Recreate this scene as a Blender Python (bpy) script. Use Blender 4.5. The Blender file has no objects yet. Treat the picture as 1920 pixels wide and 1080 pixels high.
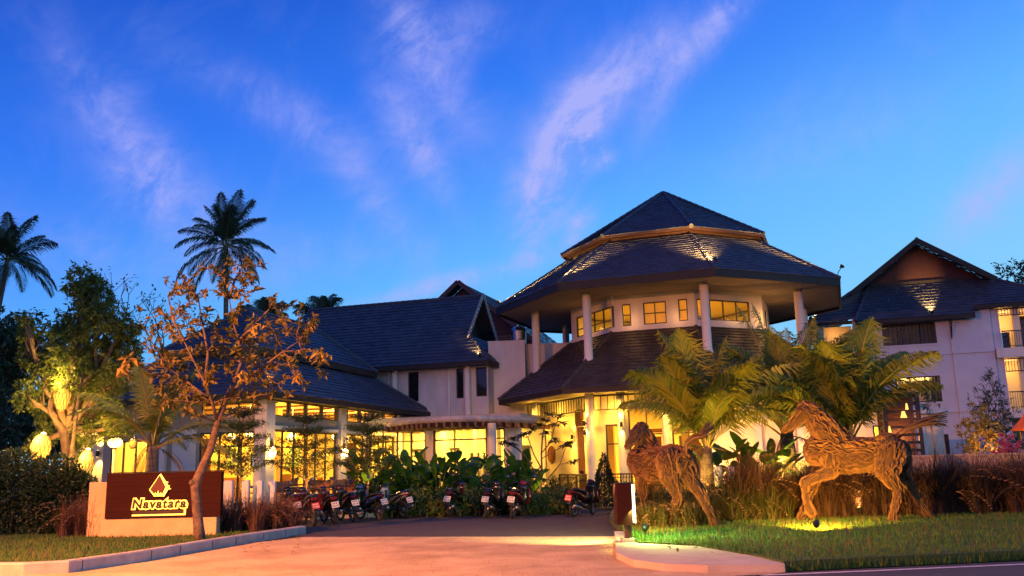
import bpy, math, random
from mathutils import Vector, Matrix
R = math.radians
SC = bpy.context.scene
COL = SC.collection
V = Vector

# ---------------------------------------------------------------- camera
FPX, HCAM = 1670.0, 1.65
TH, ROLL = math.atan((872.0 - 540.0) / FPX), R(1.4)
cam = bpy.data.objects.new('camera', bpy.data.cameras.new('camera'))
COL.objects.link(cam)
_up0, _r0, _fw = V((0, -math.sin(TH), math.cos(TH))), V((1, 0, 0)), V((0, math.cos(TH), math.sin(TH)))
_c, _s = math.cos(ROLL), math.sin(ROLL)
_rt, _up = _r0 * _c - _up0 * _s, _r0 * _s + _up0 * _c
M4 = Matrix((_rt, _up, -_fw)).transposed().to_4x4()
M4.translation = V((0, 0, HCAM))
cam.matrix_world = M4
cam.data.sensor_width = 36
cam.data.lens = FPX / 1920 * 36
cam.data.clip_end = 3000
SC.camera = cam

def at(px, py, Y):
    """survey helper: place in the world seen at a photo pixel at distance Y"""
    u, v = (px - 960) / FPX, (540 - py) / FPX
    u, v = _c * u + _s * v, -_s * u + _c * v
    y, z = math.cos(TH) - v * math.sin(TH), math.sin(TH) + v * math.cos(TH)
    t = Y / y
    return V((u * t, Y, HCAM + z * t))

def gnd(px, py, z0=0.0):
    a = at(px, py, 1.0)
    t = (z0 - HCAM) / (a.z - HCAM)
    return V((a.x * t, t, z0))

# ---------------------------------------------------------------- render
SC.render.engine = 'CYCLES'
SC.cycles.use_denoising = True
SC.cycles.max_bounces = 6
SC.cycles.diffuse_bounces = 3
SC.cycles.glossy_bounces = 2
SC.cycles.transparent_max_bounces = 12
SC.cycles.sample_clamp_indirect = 3.0
SC.cycles.caustics_reflective = False
SC.cycles.caustics_refractive = False
SC.view_settings.view_transform = 'Standard'
SC.view_settings.look = 'None'
SC.view_settings.exposure = 0.0
SC.view_settings.gamma = 1.0

# ---------------------------------------------------------------- world: dusk sky with thin clouds
world = bpy.data.worlds.new('World')
SC.world = world
world.use_nodes = True
NT = world.node_tree
NT.nodes.clear()

def wn(t, **k):
    n = NT.nodes.new(t)
    for a, b in k.items():
        setattr(n, a, b)
    return n

def wm(op, a, b=None, c=None):
    n = wn('ShaderNodeMath', operation=op)
    for i, x in enumerate((a, b, c)):
        if x is None:
            continue
        if isinstance(x, (int, float)):
            n.inputs[i].default_value = x
        else:
            NT.links.new(x, n.inputs[i])
    return n.outputs[0]

def wmix(fac, a, b, mode='MIX'):
    n = wn('ShaderNodeMix', data_type='RGBA', blend_type=mode)
    n.clamp_factor = True
    for s, x in ((0, fac), (6, a), (7, b)):
        if isinstance(x, (int, float)):
            n.inputs[s].default_value = x
        elif isinstance(x, tuple):
            n.inputs[s].default_value = (*x, 1)
        else:
            NT.links.new(x, n.inputs[s])
    return n.outputs[2]

tc = wn('ShaderNodeTexCoord')
sep = wn('ShaderNodeSeparateXYZ')
NT.links.new(tc.outputs['Generated'], sep.inputs[0])
AZ = wm('ARCTAN2', sep.outputs[0], sep.outputs[1])          # 0 straight ahead, + to the right
EL = wm('ARCSINE', sep.outputs[2])
# clear sky: deep blue up and to the left, paler cyan to the right and near the horizon
ramp = wn('ShaderNodeValToRGB')
cr = ramp.color_ramp
cr.elements[0].position, cr.elements[0].color = 0.04, (0.24, 0.62, 1.0, 1)
cr.elements[1].position, cr.elements[1].color = 1.0, (0.012, 0.06, 0.42, 1)
for p_, c_ in ((0.12, (0.175, 0.55, 1.0)), (0.19, (0.118, 0.46, 1.0)), (0.24, (0.085, 0.355, 1.0)), (0.30, (0.05, 0.25, 0.96)), (0.36, (0.03, 0.185, 0.89)), (0.49, (0.012, 0.095, 0.62))):
    e_ = cr.elements.new(p_)
    e_.color = (*c_, 1)
elv = wm('ADD', wm('MULTIPLY', EL, 1 / R(70)), wm('MULTIPLY', AZ, -0.19))
NT.links.new(elv, ramp.inputs[0])
sky_c = ramp.outputs[0]
nish = wn('ShaderNodeTexSky', sky_type='NISHITA')
nish.sun_disc = False
nish.sun_elevation = R(1.0)
nish.sun_rotation = R(195)
skym = wmix(1.0, sky_c, wmix(1.0, nish.outputs[0], (0.004, 0.008, 0.012), 'MULTIPLY'), 'ADD')
# clouds: soft streaks, each with its own bearing, height and tilt
comb = wn('ShaderNodeCombineXYZ')
NT.links.new(AZ, comb.inputs[0])
NT.links.new(EL, comb.inputs[1])

def cloud_noise(scale, rot, stretch, detail=7, rough=0.55, dist=0.6, seed=0.0):
    mp = wn('ShaderNodeMapping')
    mp.inputs['Rotation'].default_value = (0, 0, rot)
    mp.inputs['Scale'].default_value = (scale / stretch, scale, 1)
    mp.inputs['Location'].default_value = (seed, seed * 1.7, seed * 0.3)
    vr = wn('ShaderNodeVectorRotate', rotation_type='Z_AXIS')
    vr.inputs['Angle'].default_value = -rot
    NT.links.new(comb.outputs[0], vr.inputs['Vector'])
    NT.links.new(vr.outputs[0], mp.inputs['Vector'])
    mp.inputs['Rotation'].default_value = (0, 0, 0)
    n = wn('ShaderNodeTexNoise')
    n.inputs['Scale'].default_value = 1.0
    n.inputs['Detail'].default_value = detail
    n.inputs['Roughness'].default_value = rough
    n.inputs['Distortion'].default_value = dist
    NT.links.new(mp.outputs[0], n.inputs['Vector'])
    return n.outputs[0]

N1 = cloud_noise(11.0, R(55), 1.7, seed=3.1, rough=0.62, dist=1.0)
N2 = cloud_noise(34.0, R(20), 1.25, seed=11.4, rough=0.72, dist=0.5)

def pix_dir(px, py):
    d = at(px, py, 1.0) - V((0, 0, HCAM))
    d.normalize()
    return math.atan2(d.x, d.y), math.asin(d.z)

cloud = None
#        px    py   len  wid  tilt  strength (degrees as seen from the road)
for px, py, ln, wd, tilt, st in (
        (1010, 350, 3.2, 1.7, 80, 1.5), (1075, 300, 3.0, 1.3, 75, 1.0), (1060, 250, 3.2, 1.6, 66, 1.5), (1130, 170, 3.6, 1.5, 50, 1.5), (1210, 115, 3.0, 1.0, 42, 1.2), (1330, 60, 4.5, 1.1, 36, 1.5),
        (1240, 170, 3.0, 0.9, 60, 0.9), (1085, 425, 1.3, 0.6, 45, 2.2), (1125, 300, 0.9, 0.6, 20, 2.2), (1110, 235, 1.0, 0.6, 40, 2.0), (1000, 420, 2.6, 1.6, 60, 0.9),
        (900, 515, 7.0, 0.6, 14, 1.7), (800, 110, 5.0, 1.8, -58, 1.2), (850, 60, 3.5, 1.5, 10, 0.8), (775, 255, 4.2, 1.3, -58, 1.3), (250, 270, 5.5, 1.6, -48, 1.1), (310, 370, 5.0, 2.4, -40, 0.9),
        (700, 370, 4.5, 1.3, -50, 0.8), (1870, 355, 3.2, 1.3, 35, 1.4), (560, 480, 7.0, 2.0, 5, 0.6), (520, 200, 7.0, 1.4, -20, 0.7), (1550, 250, 8.0, 3.0, 12, 0.35), (150, 470, 5.0, 1.5, -20, 0.6)):
    a0, e0 = pix_dir(px, py)
    t = R(tilt)
    dx, dy = wm('SUBTRACT', AZ, a0), wm('SUBTRACT', EL, e0)
    u = wm('ADD', wm('MULTIPLY', dx, math.cos(t) / R(ln)), wm('MULTIPLY', dy, math.sin(t) / R(ln)))
    w = wm('ADD', wm('MULTIPLY', dx, -math.sin(t) / R(wd)), wm('MULTIPLY', dy, math.cos(t) / R(wd)))
    g = wm('MULTIPLY', wm('POWER', 2.718, wm('MULTIPLY', wm('ADD', wm('MULTIPLY', u, u), wm('MULTIPLY', w, w)), -1.0)), st)
    cloud = g if cloud is None else wm('ADD', cloud, g)
nz = wm('MULTIPLY', wm('SUBTRACT', wm('ADD', wm('MULTIPLY', N1, 0.55), wm('MULTIPLY', N2, 0.45)), 0.40), 4.2)
nz = wn('ShaderNodeClamp').outputs[0] if False else nz
cden = wm('MULTIPLY', cloud, wm('MAXIMUM', nz, 0.0))
cden = wm('MINIMUM', wm('ADD', wm('ADD', wm('MULTIPLY', cden, 0.44), wm('MULTIPLY', wm('MULTIPLY', cloud, N1), 0.26)), wm('MULTIPLY', wm('MAXIMUM', wm('SUBTRACT', N1, 0.5), 0.0), 0.25)), 0.8)
skyf = wmix(cden, skym, (0.47, 0.48, 0.97))
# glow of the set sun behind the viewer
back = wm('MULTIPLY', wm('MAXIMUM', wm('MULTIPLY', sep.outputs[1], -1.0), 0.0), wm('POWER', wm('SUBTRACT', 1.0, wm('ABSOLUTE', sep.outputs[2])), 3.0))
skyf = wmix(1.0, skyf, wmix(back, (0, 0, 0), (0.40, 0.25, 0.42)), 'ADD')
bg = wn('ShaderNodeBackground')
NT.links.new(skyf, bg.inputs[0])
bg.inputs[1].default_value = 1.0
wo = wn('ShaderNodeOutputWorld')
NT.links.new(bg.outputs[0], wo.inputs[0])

# last of the sunset behind the viewer, very weak
sun = bpy.data.objects.new('sun', bpy.data.lights.new('sun', 'SUN'))
COL.objects.link(sun)
sun.data.energy = 0.12
sun.data.angle = R(12)
sun.data.color = (1.0, 0.55, 0.45)
sun.rotation_euler = (R(78), 0, R(-15))

# ---------------------------------------------------------------- materials
MATS = {}

def mat(name, c1, c2=None, rough=0.7, scale=3.0, bump=0.0, bscale=None, metal=0.0, emit=None, estr=0.0, trans=0.0,
        island=0.0, detail=5, spec=0.5, stretch=None, contrast=0.5):
    if name in MATS:
        return MATS[name]
    m = bpy.data.materials.new(name)
    m.use_nodes = True
    nt = m.node_tree
    b = nt.nodes['Principled BSDF']
    out = nt.nodes['Material Output']
    b.inputs['Roughness'].default_value = rough
    b.inputs['Metallic'].default_value = metal
    b.inputs['Specular IOR Level'].default_value = spec
    b.inputs['Base Color'].default_value = (*c1, 1)
    tco = nt.nodes.new('ShaderNodeTexCoord')
    vec = tco.outputs['Object']
    if stretch:
        mp = nt.nodes.new('ShaderNodeMapping')
        mp.inputs['Scale'].default_value = stretch
        nt.links.new(vec, mp.inputs['Vector'])
        vec = mp.outputs[0]
    col = None
    if c2 is not None:
        n = nt.nodes.new('ShaderNodeTexNoise')
        n.inputs['Scale'].default_value = scale
        n.inputs['Detail'].default_value = detail
        n.inputs['Roughness'].default_value = 0.62
        nt.links.new(vec, n.inputs['Vector'])
        mr = nt.nodes.new('ShaderNodeMapRange')
        mr.inputs[1].default_value = 0.5 - contrast * 0.4
        mr.inputs[2].default_value = 0.5 + contrast * 0.4
        nt.links.new(n.outputs[0], mr.inputs[0])
        fac = mr.outputs[0]
        if island:
            gi = nt.nodes.new('ShaderNodeNewGeometry')
            ma = nt.nodes.new('ShaderNodeMix')
            ma.data_type = 'FLOAT'
            ma.inputs[0].default_value = island
            nt.links.new(fac, ma.inputs[2])
            nt.links.new(gi.outputs['Random Per Island'], ma.inputs[3])
            fac = ma.outputs[0]
        mx = nt.nodes.new('ShaderNodeMix')
        mx.data_type = 'RGBA'
        mx.inputs[6].default_value = (*c1, 1)
        mx.inputs[7].default_value = (*c2, 1)
        nt.links.new(fac, mx.inputs[0])
        col = mx.outputs[2]
        nt.links.new(col, b.inputs['Base Color'])
    if bump:
        n2 = nt.nodes.new('ShaderNodeTexNoise')
        n2.inputs['Scale'].default_value = bscale or scale * 4
        n2.inputs['Detail'].default_value = 6
        nt.links.new(vec, n2.inputs['Vector'])
        bp = nt.nodes.new('ShaderNodeBump')
        bp.inputs['Strength'].default_value = bump
        bp.inputs['Distance'].default_value = 0.03
        nt.links.new(n2.outputs[0], bp.inputs['Height'])
        nt.links.new(bp.outputs[0], b.inputs['Normal'])
    if emit:
        b.inputs['Emission Color'].default_value = (*emit, 1)
        b.inputs['Emission Strength'].default_value = estr
    if trans:
        tr = nt.nodes.new('ShaderNodeBsdfTranslucent')
        if col is not None:
            nt.links.new(col, tr.inputs[0])
        else:
            tr.inputs[0].default_value = (*c1, 1)
        ms = nt.nodes.new('ShaderNodeMixShader')
        ms.inputs[0].default_value = trans
        nt.links.new(b.outputs[0], ms.inputs[1])
        nt.links.new(tr.outputs[0], ms.inputs[2])
        nt.links.new(ms.outputs[0], out.inputs[0])
    MATS[name] = m
    return m

def glass(name, tint=(0.95, 0.95, 0.9), refl=0.12):
    if name in MATS:
        return MATS[name]
    m = bpy.data.materials.new(name)
    m.use_nodes = True
    nt = m.node_tree
    nt.nodes.clear()
    t = nt.nodes.new('ShaderNodeBsdfTransparent')
    t.inputs[0].default_value = (*tint, 1)
    g = nt.nodes.new('ShaderNodeBsdfGlossy')
    g.inputs['Roughness'].default_value = 0.03
    ms = nt.nodes.new('ShaderNodeMixShader')
    lw = nt.nodes.new('ShaderNodeLayerWeight')
    lw.inputs[0].default_value = refl
    nt.links.new(lw.outputs['Fresnel'], ms.inputs[0])
    nt.links.new(t.outputs[0], ms.inputs[1])
    nt.links.new(g.outputs[0], ms.inputs[2])
    o = nt.nodes.new('ShaderNodeOutputMaterial')
    nt.links.new(ms.outputs[0], o.inputs[0])
    MATS[name] = m
    return m

M_TILE = mat('roof_tile', (0.022, 0.026, 0.042), (0.058, 0.062, 0.082), rough=0.55, scale=0.5, island=0.5, bump=0.15, bscale=25, contrast=.7)
M_TILE2 = mat('roof_tile_brown', (0.024, 0.021, 0.024), (0.056, 0.05, 0.05), rough=0.55, scale=0.9, island=0.7, bump=0.15, bscale=25)
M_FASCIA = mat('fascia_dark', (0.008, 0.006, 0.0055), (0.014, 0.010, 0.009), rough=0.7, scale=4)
M_WHITE = mat('white_plaster', (0.70, 0.67, 0.66), (0.48, 0.46, 0.45), rough=0.85, scale=1.3, bump=0.12, bscale=30, contrast=0.9, stretch=(1.6, 1.6, .35), detail=9)
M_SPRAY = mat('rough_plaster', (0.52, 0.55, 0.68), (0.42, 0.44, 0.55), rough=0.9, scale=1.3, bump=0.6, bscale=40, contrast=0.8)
M_STAIN = mat('stained_plaster', (0.66, 0.60, 0.58), (0.34, 0.34, 0.37), rough=0.9, scale=0.7, bump=0.12, bscale=30, contrast=0.7, stretch=(1.4, 1.4, 0.5))  # plaster with irregular darker patches
M_CREAM = mat('cream_plaster', (0.70, 0.62, 0.48), (0.62, 0.54, 0.40), rough=0.85, scale=1.5)
M_INT = mat('interior_cream', (0.78, 0.70, 0.48), (0.66, 0.58, 0.38), rough=0.8, scale=0.8)
M_INT2 = mat('interior_ochre', (0.60, 0.42, 0.16), (0.50, 0.34, 0.12), rough=0.8, scale=0.8)
M_GREY = mat('taupe_panel', (0.30, 0.27, 0.24), (0.25, 0.22, 0.20), rough=0.8, scale=1.5)
M_FLOOR = mat('interior_floor', (0.30, 0.22, 0.13), (0.22, 0.16, 0.10), rough=0.4, scale=2)
M_FRAME = mat('dark_frame', (0.018, 0.014, 0.012), (0.03, 0.024, 0.02), rough=0.45, scale=3)
M_RED = mat('red_brown_timber', (0.10, 0.028, 0.018), (0.06, 0.018, 0.012), rough=0.55, scale=3, stretch=(1, 1, 6), bump=0.2)
M_SIGN = mat('sign_boards', (0.034, 0.007, 0.006), (0.02, 0.005, 0.004), rough=0.7, spec=0.08, scale=2.2, stretch=(0.5, 1, 9), bump=0.1)
M_GABLE = mat('gable_red', (0.12, 0.026, 0.016), (0.08, 0.018, 0.011), rough=0.7, scale=2, stretch=(4, 1, 1))
M_GLASS = glass('window_glass')
M_DGLASS = mat('dark_glass', (0.008, 0.010, 0.012), rough=0.06, spec=0.6)
M_STEEL = mat('stainless', (0.55, 0.56, 0.58), (0.45, 0.46, 0.48), rough=0.28, metal=1.0)
M_CONC = mat('concrete_kerb', (0.40, 0.38, 0.37), (0.25, 0.24, 0.24), rough=0.9, scale=2.5, bump=0.3, bscale=40)
M_BARK = mat('bark', (0.22, 0.14, 0.09), (0.11, 0.07, 0.045), rough=0.9, scale=5, bump=0.8, bscale=18)
M_BARKP = mat('pale_bark', (0.20, 0.135, 0.095), (0.04, 0.025, 0.018), rough=0.9, scale=7, bump=1.0, bscale=16)
M_PTRUNK = mat('palm_trunk', (0.16, 0.12, 0.085), (0.08, 0.055, 0.04), rough=0.9, scale=3, stretch=(1, 1, 6), bump=0.8)
M_METAL = mat('black_metal', (0.015, 0.014, 0.013), rough=0.4, metal=0.3)
M_WOOD = mat('chair_wood', (0.20, 0.075, 0.035), (0.12, 0.045, 0.02), rough=0.5, scale=6, stretch=(1, 1, 5))
M_CURT = mat('curtain', (0.62, 0.55, 0.42), (0.38, 0.33, 0.25), rough=0.9, scale=9, stretch=(1.5, 1.5, 0.05), contrast=0.6)
M_CURTG = mat('curtain_grey', (0.10, 0.12, 0.13), (0.04, 0.05, 0.055), rough=0.9, scale=9, stretch=(1.5, 1.5, 0.05), contrast=0.6)

def leafmat(name, a, b, t=0.3, rough=0.5):
    return mat(name, a, b, rough=rough, scale=1.2, island=0.75, trans=t)

L_GREEN = leafmat('leaf_green', (0.035, 0.075, 0.016), (0.085, 0.13, 0.03))
L_DARK = leafmat('leaf_dark', (0.012, 0.03, 0.010), (0.03, 0.055, 0.018), t=0.2)
L_OLIVE = leafmat('leaf_olive', (0.14, 0.17, 0.022), (0.05, 0.09, 0.016), t=.4)
L_RUST = leafmat('leaf_rust', (0.22, 0.14, 0.02), (0.075, 0.10, 0.018), t=0.35)
L_BROAD = leafmat('leaf_broad', (0.05, 0.16, 0.02), (0.10, 0.25, 0.03), t=0.55, rough=0.35)
L_PALM = leafmat('leaf_palm', (0.06, 0.12, 0.012), (0.22, 0.23, 0.025), t=0.25)
L_PALMD = leafmat('leaf_palm_far', (0.03, 0.05, 0.025), (0.05, 0.075, 0.03), t=0.2)
L_DRYG = leafmat('grass_dry', (0.16, 0.07, 0.04), (0.06, 0.035, 0.03), t=0.2, rough=0.8)
L_LAWN = mat('grass_lawn', (0.028, 0.115, 0.008), (0.10, 0.17, 0.018), rough=0.7, scale=.9, island=.3, trans=.2, contrast=.35)
L_PINK = leafmat('petal_pink', (0.55, 0.06, 0.22), (0.35, 0.03, 0.14), t=0.3)
L_YEL = leafmat('leaf_yellow', (0.45, 0.26, 0.04), (0.18, 0.18, 0.03), t=0.35)

# ---------------------------------------------------------------- mesh builder
class MB:
    def __init__(s):
        s.v, s.f, s.mi = [], [], []
        s.M = Matrix.Identity(4)
        s.m = 0
    def add(s, vs, fs):
        o = len(s.v)
        M = s.M
        s.v += [tuple(M @ V(p)) for p in vs]
        s.f += [tuple(i + o for i in f) for f in fs]
        s.mi += [s.m] * len(fs)
    def poly(s, pts):
        s.add(pts, [tuple(range(len(pts)))])
    def box(s, x0, x1, y0, y1, z0, z1):
        vs = [(x0, y0, z0), (x1, y0, z0), (x1, y1, z0), (x0, y1, z0), (x0, y0, z1), (x1, y0, z1), (x1, y1, z1), (x0, y1, z1)]
        s.add(vs, [(0, 3, 2, 1), (4, 5, 6, 7), (0, 1, 5, 4), (1, 2, 6, 5), (2, 3, 7, 6), (3, 0, 4, 7)])
    def bbox(s, x0, x1, y0, y1, z0, z1, b=0.02):
        """box with chamfered upright and top edges"""
        pts = [(x0 + b, y0), (x1 - b, y0), (x1, y0 + b), (x1, y1 - b), (x1 - b, y1), (x0 + b, y1), (x0, y1 - b), (x0, y0 + b)]
        cx, cy = (x0 + x1) / 2, (y0 + y1) / 2
        ins = [(cx + (x - cx) * (1 - 2 * b / max(x1 - x0, .01)), cy + (y - cy) * (1 - 2 * b / max(y1 - y0, .01))) for x, y in pts]
        vs = [(x, y, z0) for x, y in pts] + [(x, y, z1 - b) for x, y in pts] + [(x, y, z1) for x, y in ins]
        fs = [tuple(range(7, -1, -1)), tuple(range(16, 24))]
        for r in (0, 8):
            fs += [(r + i, r + (i + 1) % 8, r + 8 + (i + 1) % 8, r + 8 + i) for i in range(8)]
        s.add(vs, fs)
    def bar(s, a, b, w, h=None, up=(0, 0, 1)):
        """square bar from a to b"""
        a, b = V(a), V(b)
        h = h or w
        d = (b - a).normalized()
        u = V(up)
        if abs(d.dot(u)) > 0.98:
            u = V((1, 0, 0)) if abs(d.x) < 0.9 else V((0, 1, 0))
        x = d.cross(u).normalized() * (w / 2)
        y = x.cross(d).normalized() * (h / 2)
        vs = [a - x - y, a + x - y, a + x + y, a - x + y, b - x - y, b + x - y, b + x + y, b - x + y]
        s.add(vs, [(0, 3, 2, 1), (4, 5, 6, 7), (0, 1, 5, 4), (1, 2, 6, 5), (2, 3, 7, 6), (3, 0, 4, 7)])
    def tube(s, pts, rad, n=8, flat=1.0, cap=True, up=(0, 0, 1)):
        pts = [V(p) for p in pts]
        if isinstance(rad, (int, float)):
            rad = [rad] * len(pts)
        vs, fs = [], []
        u = None
        for i, p in enumerate(pts):
            d = (pts[min(i + 1, len(pts) - 1)] - pts[max(i - 1, 0)])
            d = d.normalized() if d.length > 1e-9 else V((0, 0, 1))
            if u is None:
                q = V(up) if abs(d.dot(V(up))) < 0.95 else V((1, 0, 0))
                u = d.cross(q).normalized()
            else:
                u = (u - d * u.dot(d))
                u = u.normalized() if u.length > 1e-6 else d.orthogonal().normalized()
            w = d.cross(u)
            r = rad[i]
            ra, rb = (r if isinstance(r, tuple) else (r, r * flat))
            for k in range(n):
                t = 2 * math.pi * k / n
                vs.append(p + u * (math.cos(t) * ra) + w * (math.sin(t) * rb))
        for i in range(len(pts) - 1):
            for k in range(n):
                k2 = (k + 1) % n
                fs.append((i * n + k, i * n + k2, (i + 1) * n + k2, (i + 1) * n + k))
        if cap:
            fs.append(tuple(range(n - 1, -1, -1)))
            fs.append(tuple(range((len(pts) - 1) * n, len(pts) * n)))
        s.add(vs, fs)
    def lathe(s, prof, n=16, c=(0, 0, 0)):
        """profile of (radius, z)"""
        vs, fs = [], []
        for r, z in prof:
            for k in range(n):
                t = 2 * math.pi * k / n
                vs.append((c[0] + r * math.cos(t), c[1] + r * math.sin(t), c[2] + z))
        for i in range(len(prof) - 1):
            for k in range(n):
                k2 = (k + 1) % n
                fs.append((i * n + k, i * n + k2, (i + 1) * n + k2, (i + 1) * n + k))
        fs.append(tuple(range(n - 1, -1, -1)))
        fs.append(tuple(range((len(prof) - 1) * n, len(prof) * n)))
        s.add(vs, fs)
    def ball(s, c, r, n=12, m=8):
        rr = r if isinstance(r, tuple) else (r, r, r)
        vs, fs = [], []
        for i in range(m + 1):
            ph = math.pi * i / m - math.pi / 2
            for k in range(n):
                t = 2 * math.pi * k / n
                vs.append((c[0] + rr[0] * math.cos(ph) * math.cos(t), c[1] + rr[1] * math.cos(ph) * math.sin(t), c[2] + rr[2] * math.sin(ph)))
        for i in range(m):
            for k in range(n):
                k2 = (k + 1) % n
                fs.append((i * n + k, i * n + k2, (i + 1) * n + k2, (i + 1) * n + k))
        s.add(vs, fs)
    def leaf(s, p, d, nrm, L, W, bend=0.25):
        """pointed leaf, four faces, folded along the midrib"""
        d = V(d).normalized()
        n_ = V(nrm)
        x = d.cross(n_)
        x = x.normalized() if x.length > 1e-6 else d.orthogonal().normalized()
        n_ = x.cross(d)
        p = V(p)
        a = p + d * (L * 0.45) + n_ * (L * bend * 0.25)
        t = p + d * L - n_ * (L * bend * 0.35)
        up = n_ * (W * 0.18)
        s.add([p, a + x * (W / 2) + up, a, a - x * (W / 2) + up, t], [(0, 1, 2), (0, 2, 3), (1, 4, 2), (2, 4, 3)])
    def build(s, name, mats, parent=None, smooth=False, loc=None, rz=None):
        me = bpy.data.meshes.new(name)
        me.from_pydata(s.v, [], s.f)
        if not isinstance(mats, (list, tuple)):
            mats = [mats]
        for m in mats:
            me.materials.append(m)
        if len(mats) > 1:
            me.polygons.foreach_set('material_index', s.mi)
        if smooth:
            me.polygons.foreach_set('use_smooth', [True] * len(me.polygons))
        me.update()
        o = bpy.data.objects.new(name, me)
        COL.objects.link(o)
        if parent:
            o.parent = parent
        if loc is not None:
            o.location = loc
        if rz is not None:
            o.rotation_euler = (0, 0, rz)
        return o

def tag(o, label=None, cat=None, group=None, kind=None):
    if label: o['label'] = label
    if cat: o['category'] = cat
    if group: o['group'] = group
    if kind: o['kind'] = kind
    return o

def empty(name, loc, label, cat, rz=0.0, group=None):
    o = bpy.data.objects.new(name, None)
    o.empty_display_size = 0.2
    COL.objects.link(o)
    o.location = loc
    o.rotation_euler = (0, 0, rz)
    return tag(o, label, cat, group)

def part(name, mats, parent, fn, smooth=False):
    b = MB()
    fn(b)
    return b.build(name, mats, parent, smooth)

def copy_tree(o, parent=None):
    c = o.copy()
    COL.objects.link(c)
    if parent:
        c.parent = parent
    for ch in list(o.children):
        copy_tree(ch, c)
    return c

LAMP_GAIN = {'AREA': 2.3, 'POINT': 2.6, 'SPOT': 4.5}
WARM = (1.0, 0.51, 0.045)
AMBER = (1.0, 0.45, 0.10)

def lamp(kind, loc, energy, color=WARM, target=None, size=0.1, angle=70, blend=0.6, sx=None, sy=None):
    d = bpy.data.lights.new('lamp_light', kind)
    d.energy = energy * LAMP_GAIN[kind]
    d.color = color
    if kind == 'SPOT':
        d.spot_size = R(angle)
        d.spot_blend = blend
        d.shadow_soft_size = size
    elif kind == 'POINT':
        d.shadow_soft_size = size
    else:
        d.shape = 'RECTANGLE'
        d.size, d.size_y = sx or size, sy or size
    o = bpy.data.objects.new('lamp_light', d)
    COL.objects.link(o)
    o.location = loc
    if target is not None:
        o.rotation_euler = (V(target) - V(loc)).to_track_quat('-Z', 'Y').to_euler()
    return o

def lampmat(name, col, s):
    return mat(name, col, rough=0.5, emit=col, estr=s)

G_LAMP = lampmat('lamp_glow', (1.0, 0.62, 0.16), 9.0)
G_SOFT = lampmat('lamp_soft', (1.0, 0.60, 0.12), 1.6)

rnd = random.Random(7)

def tiles(mb, a, b, c, d, course=0.27, tw=0.34, lip=0.035, rng=rnd):
    """tiled roof slope: a-b along the eave, d-c along the top"""
    a, b, c, d = map(V, (a, b, c, d))
    n = ((b - a).cross(d - a) if (d - a).length > 1e-3 else (b - a).cross(c - a)).normalized()
    if (c - d).length < 1e-3 or True:
        n = (b - a).cross((c + d) / 2 - a).normalized()
    if n.z < 0:
        n = -n
    H = ((c + d) / 2 - (a + b) / 2).length
    nc = max(2, round(H / course))
    for i in range(nc):
        t0, t1 = i / nc, (i + 1) / nc
        l0, r0, l1, r1 = a.lerp(d, t0), b.lerp(c, t0), a.lerp(d, t1), b.lerp(c, t1)
        m = max(1, round((r0 - l0).length / tw))
        for j in range(m):
            s0, s1 = j / m, (j + 1) / m
            k = lip + rng.uniform(-0.010, 0.014)
            p0, p1 = l0.lerp(r0, s0), l0.lerp(r0, s1)
            q0, q1 = l1.lerp(r1, s0), l1.lerp(r1, s1)
            mb.add([p0 + n * k, p1 + n * k, q1 + n * 0.004, q0 + n * 0.004, p0 - n * 0.01, p1 - n * 0.01],
                   [(0, 1, 2, 3), (4, 5, 1, 0)])

def wall_holes(mb, x0, x1, z0, z1, holes, y=0.0, th=0.15, axis='x'):
    """upright wall in the local x-z plane with rectangular openings"""
    xs = sorted({x0, x1, *[h[0] for h in holes], *[h[1] for h in holes]})
    zs = sorted({z0, z1, *[h[2] for h in holes], *[h[3] for h in holes]})
    for i in range(len(xs) - 1):
        runs = []
        for k in range(len(zs) - 1):
            cx, cz = (xs[i] + xs[i + 1]) / 2, (zs[k] + zs[k + 1]) / 2
            if any(h[0] < cx < h[1] and h[2] < cz < h[3] for h in holes):
                continue
            if runs and abs(runs[-1][1] - zs[k]) < 1e-6:
                runs[-1][1] = zs[k + 1]
            else:
                runs.append([zs[k], zs[k + 1]])
        for a, b in runs:
            if axis == 'x':
                mb.box(xs[i], xs[i + 1], y, y + th, a, b)
            else:
                mb.box(y, y + th, xs[i], xs[i + 1], a, b)

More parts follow.
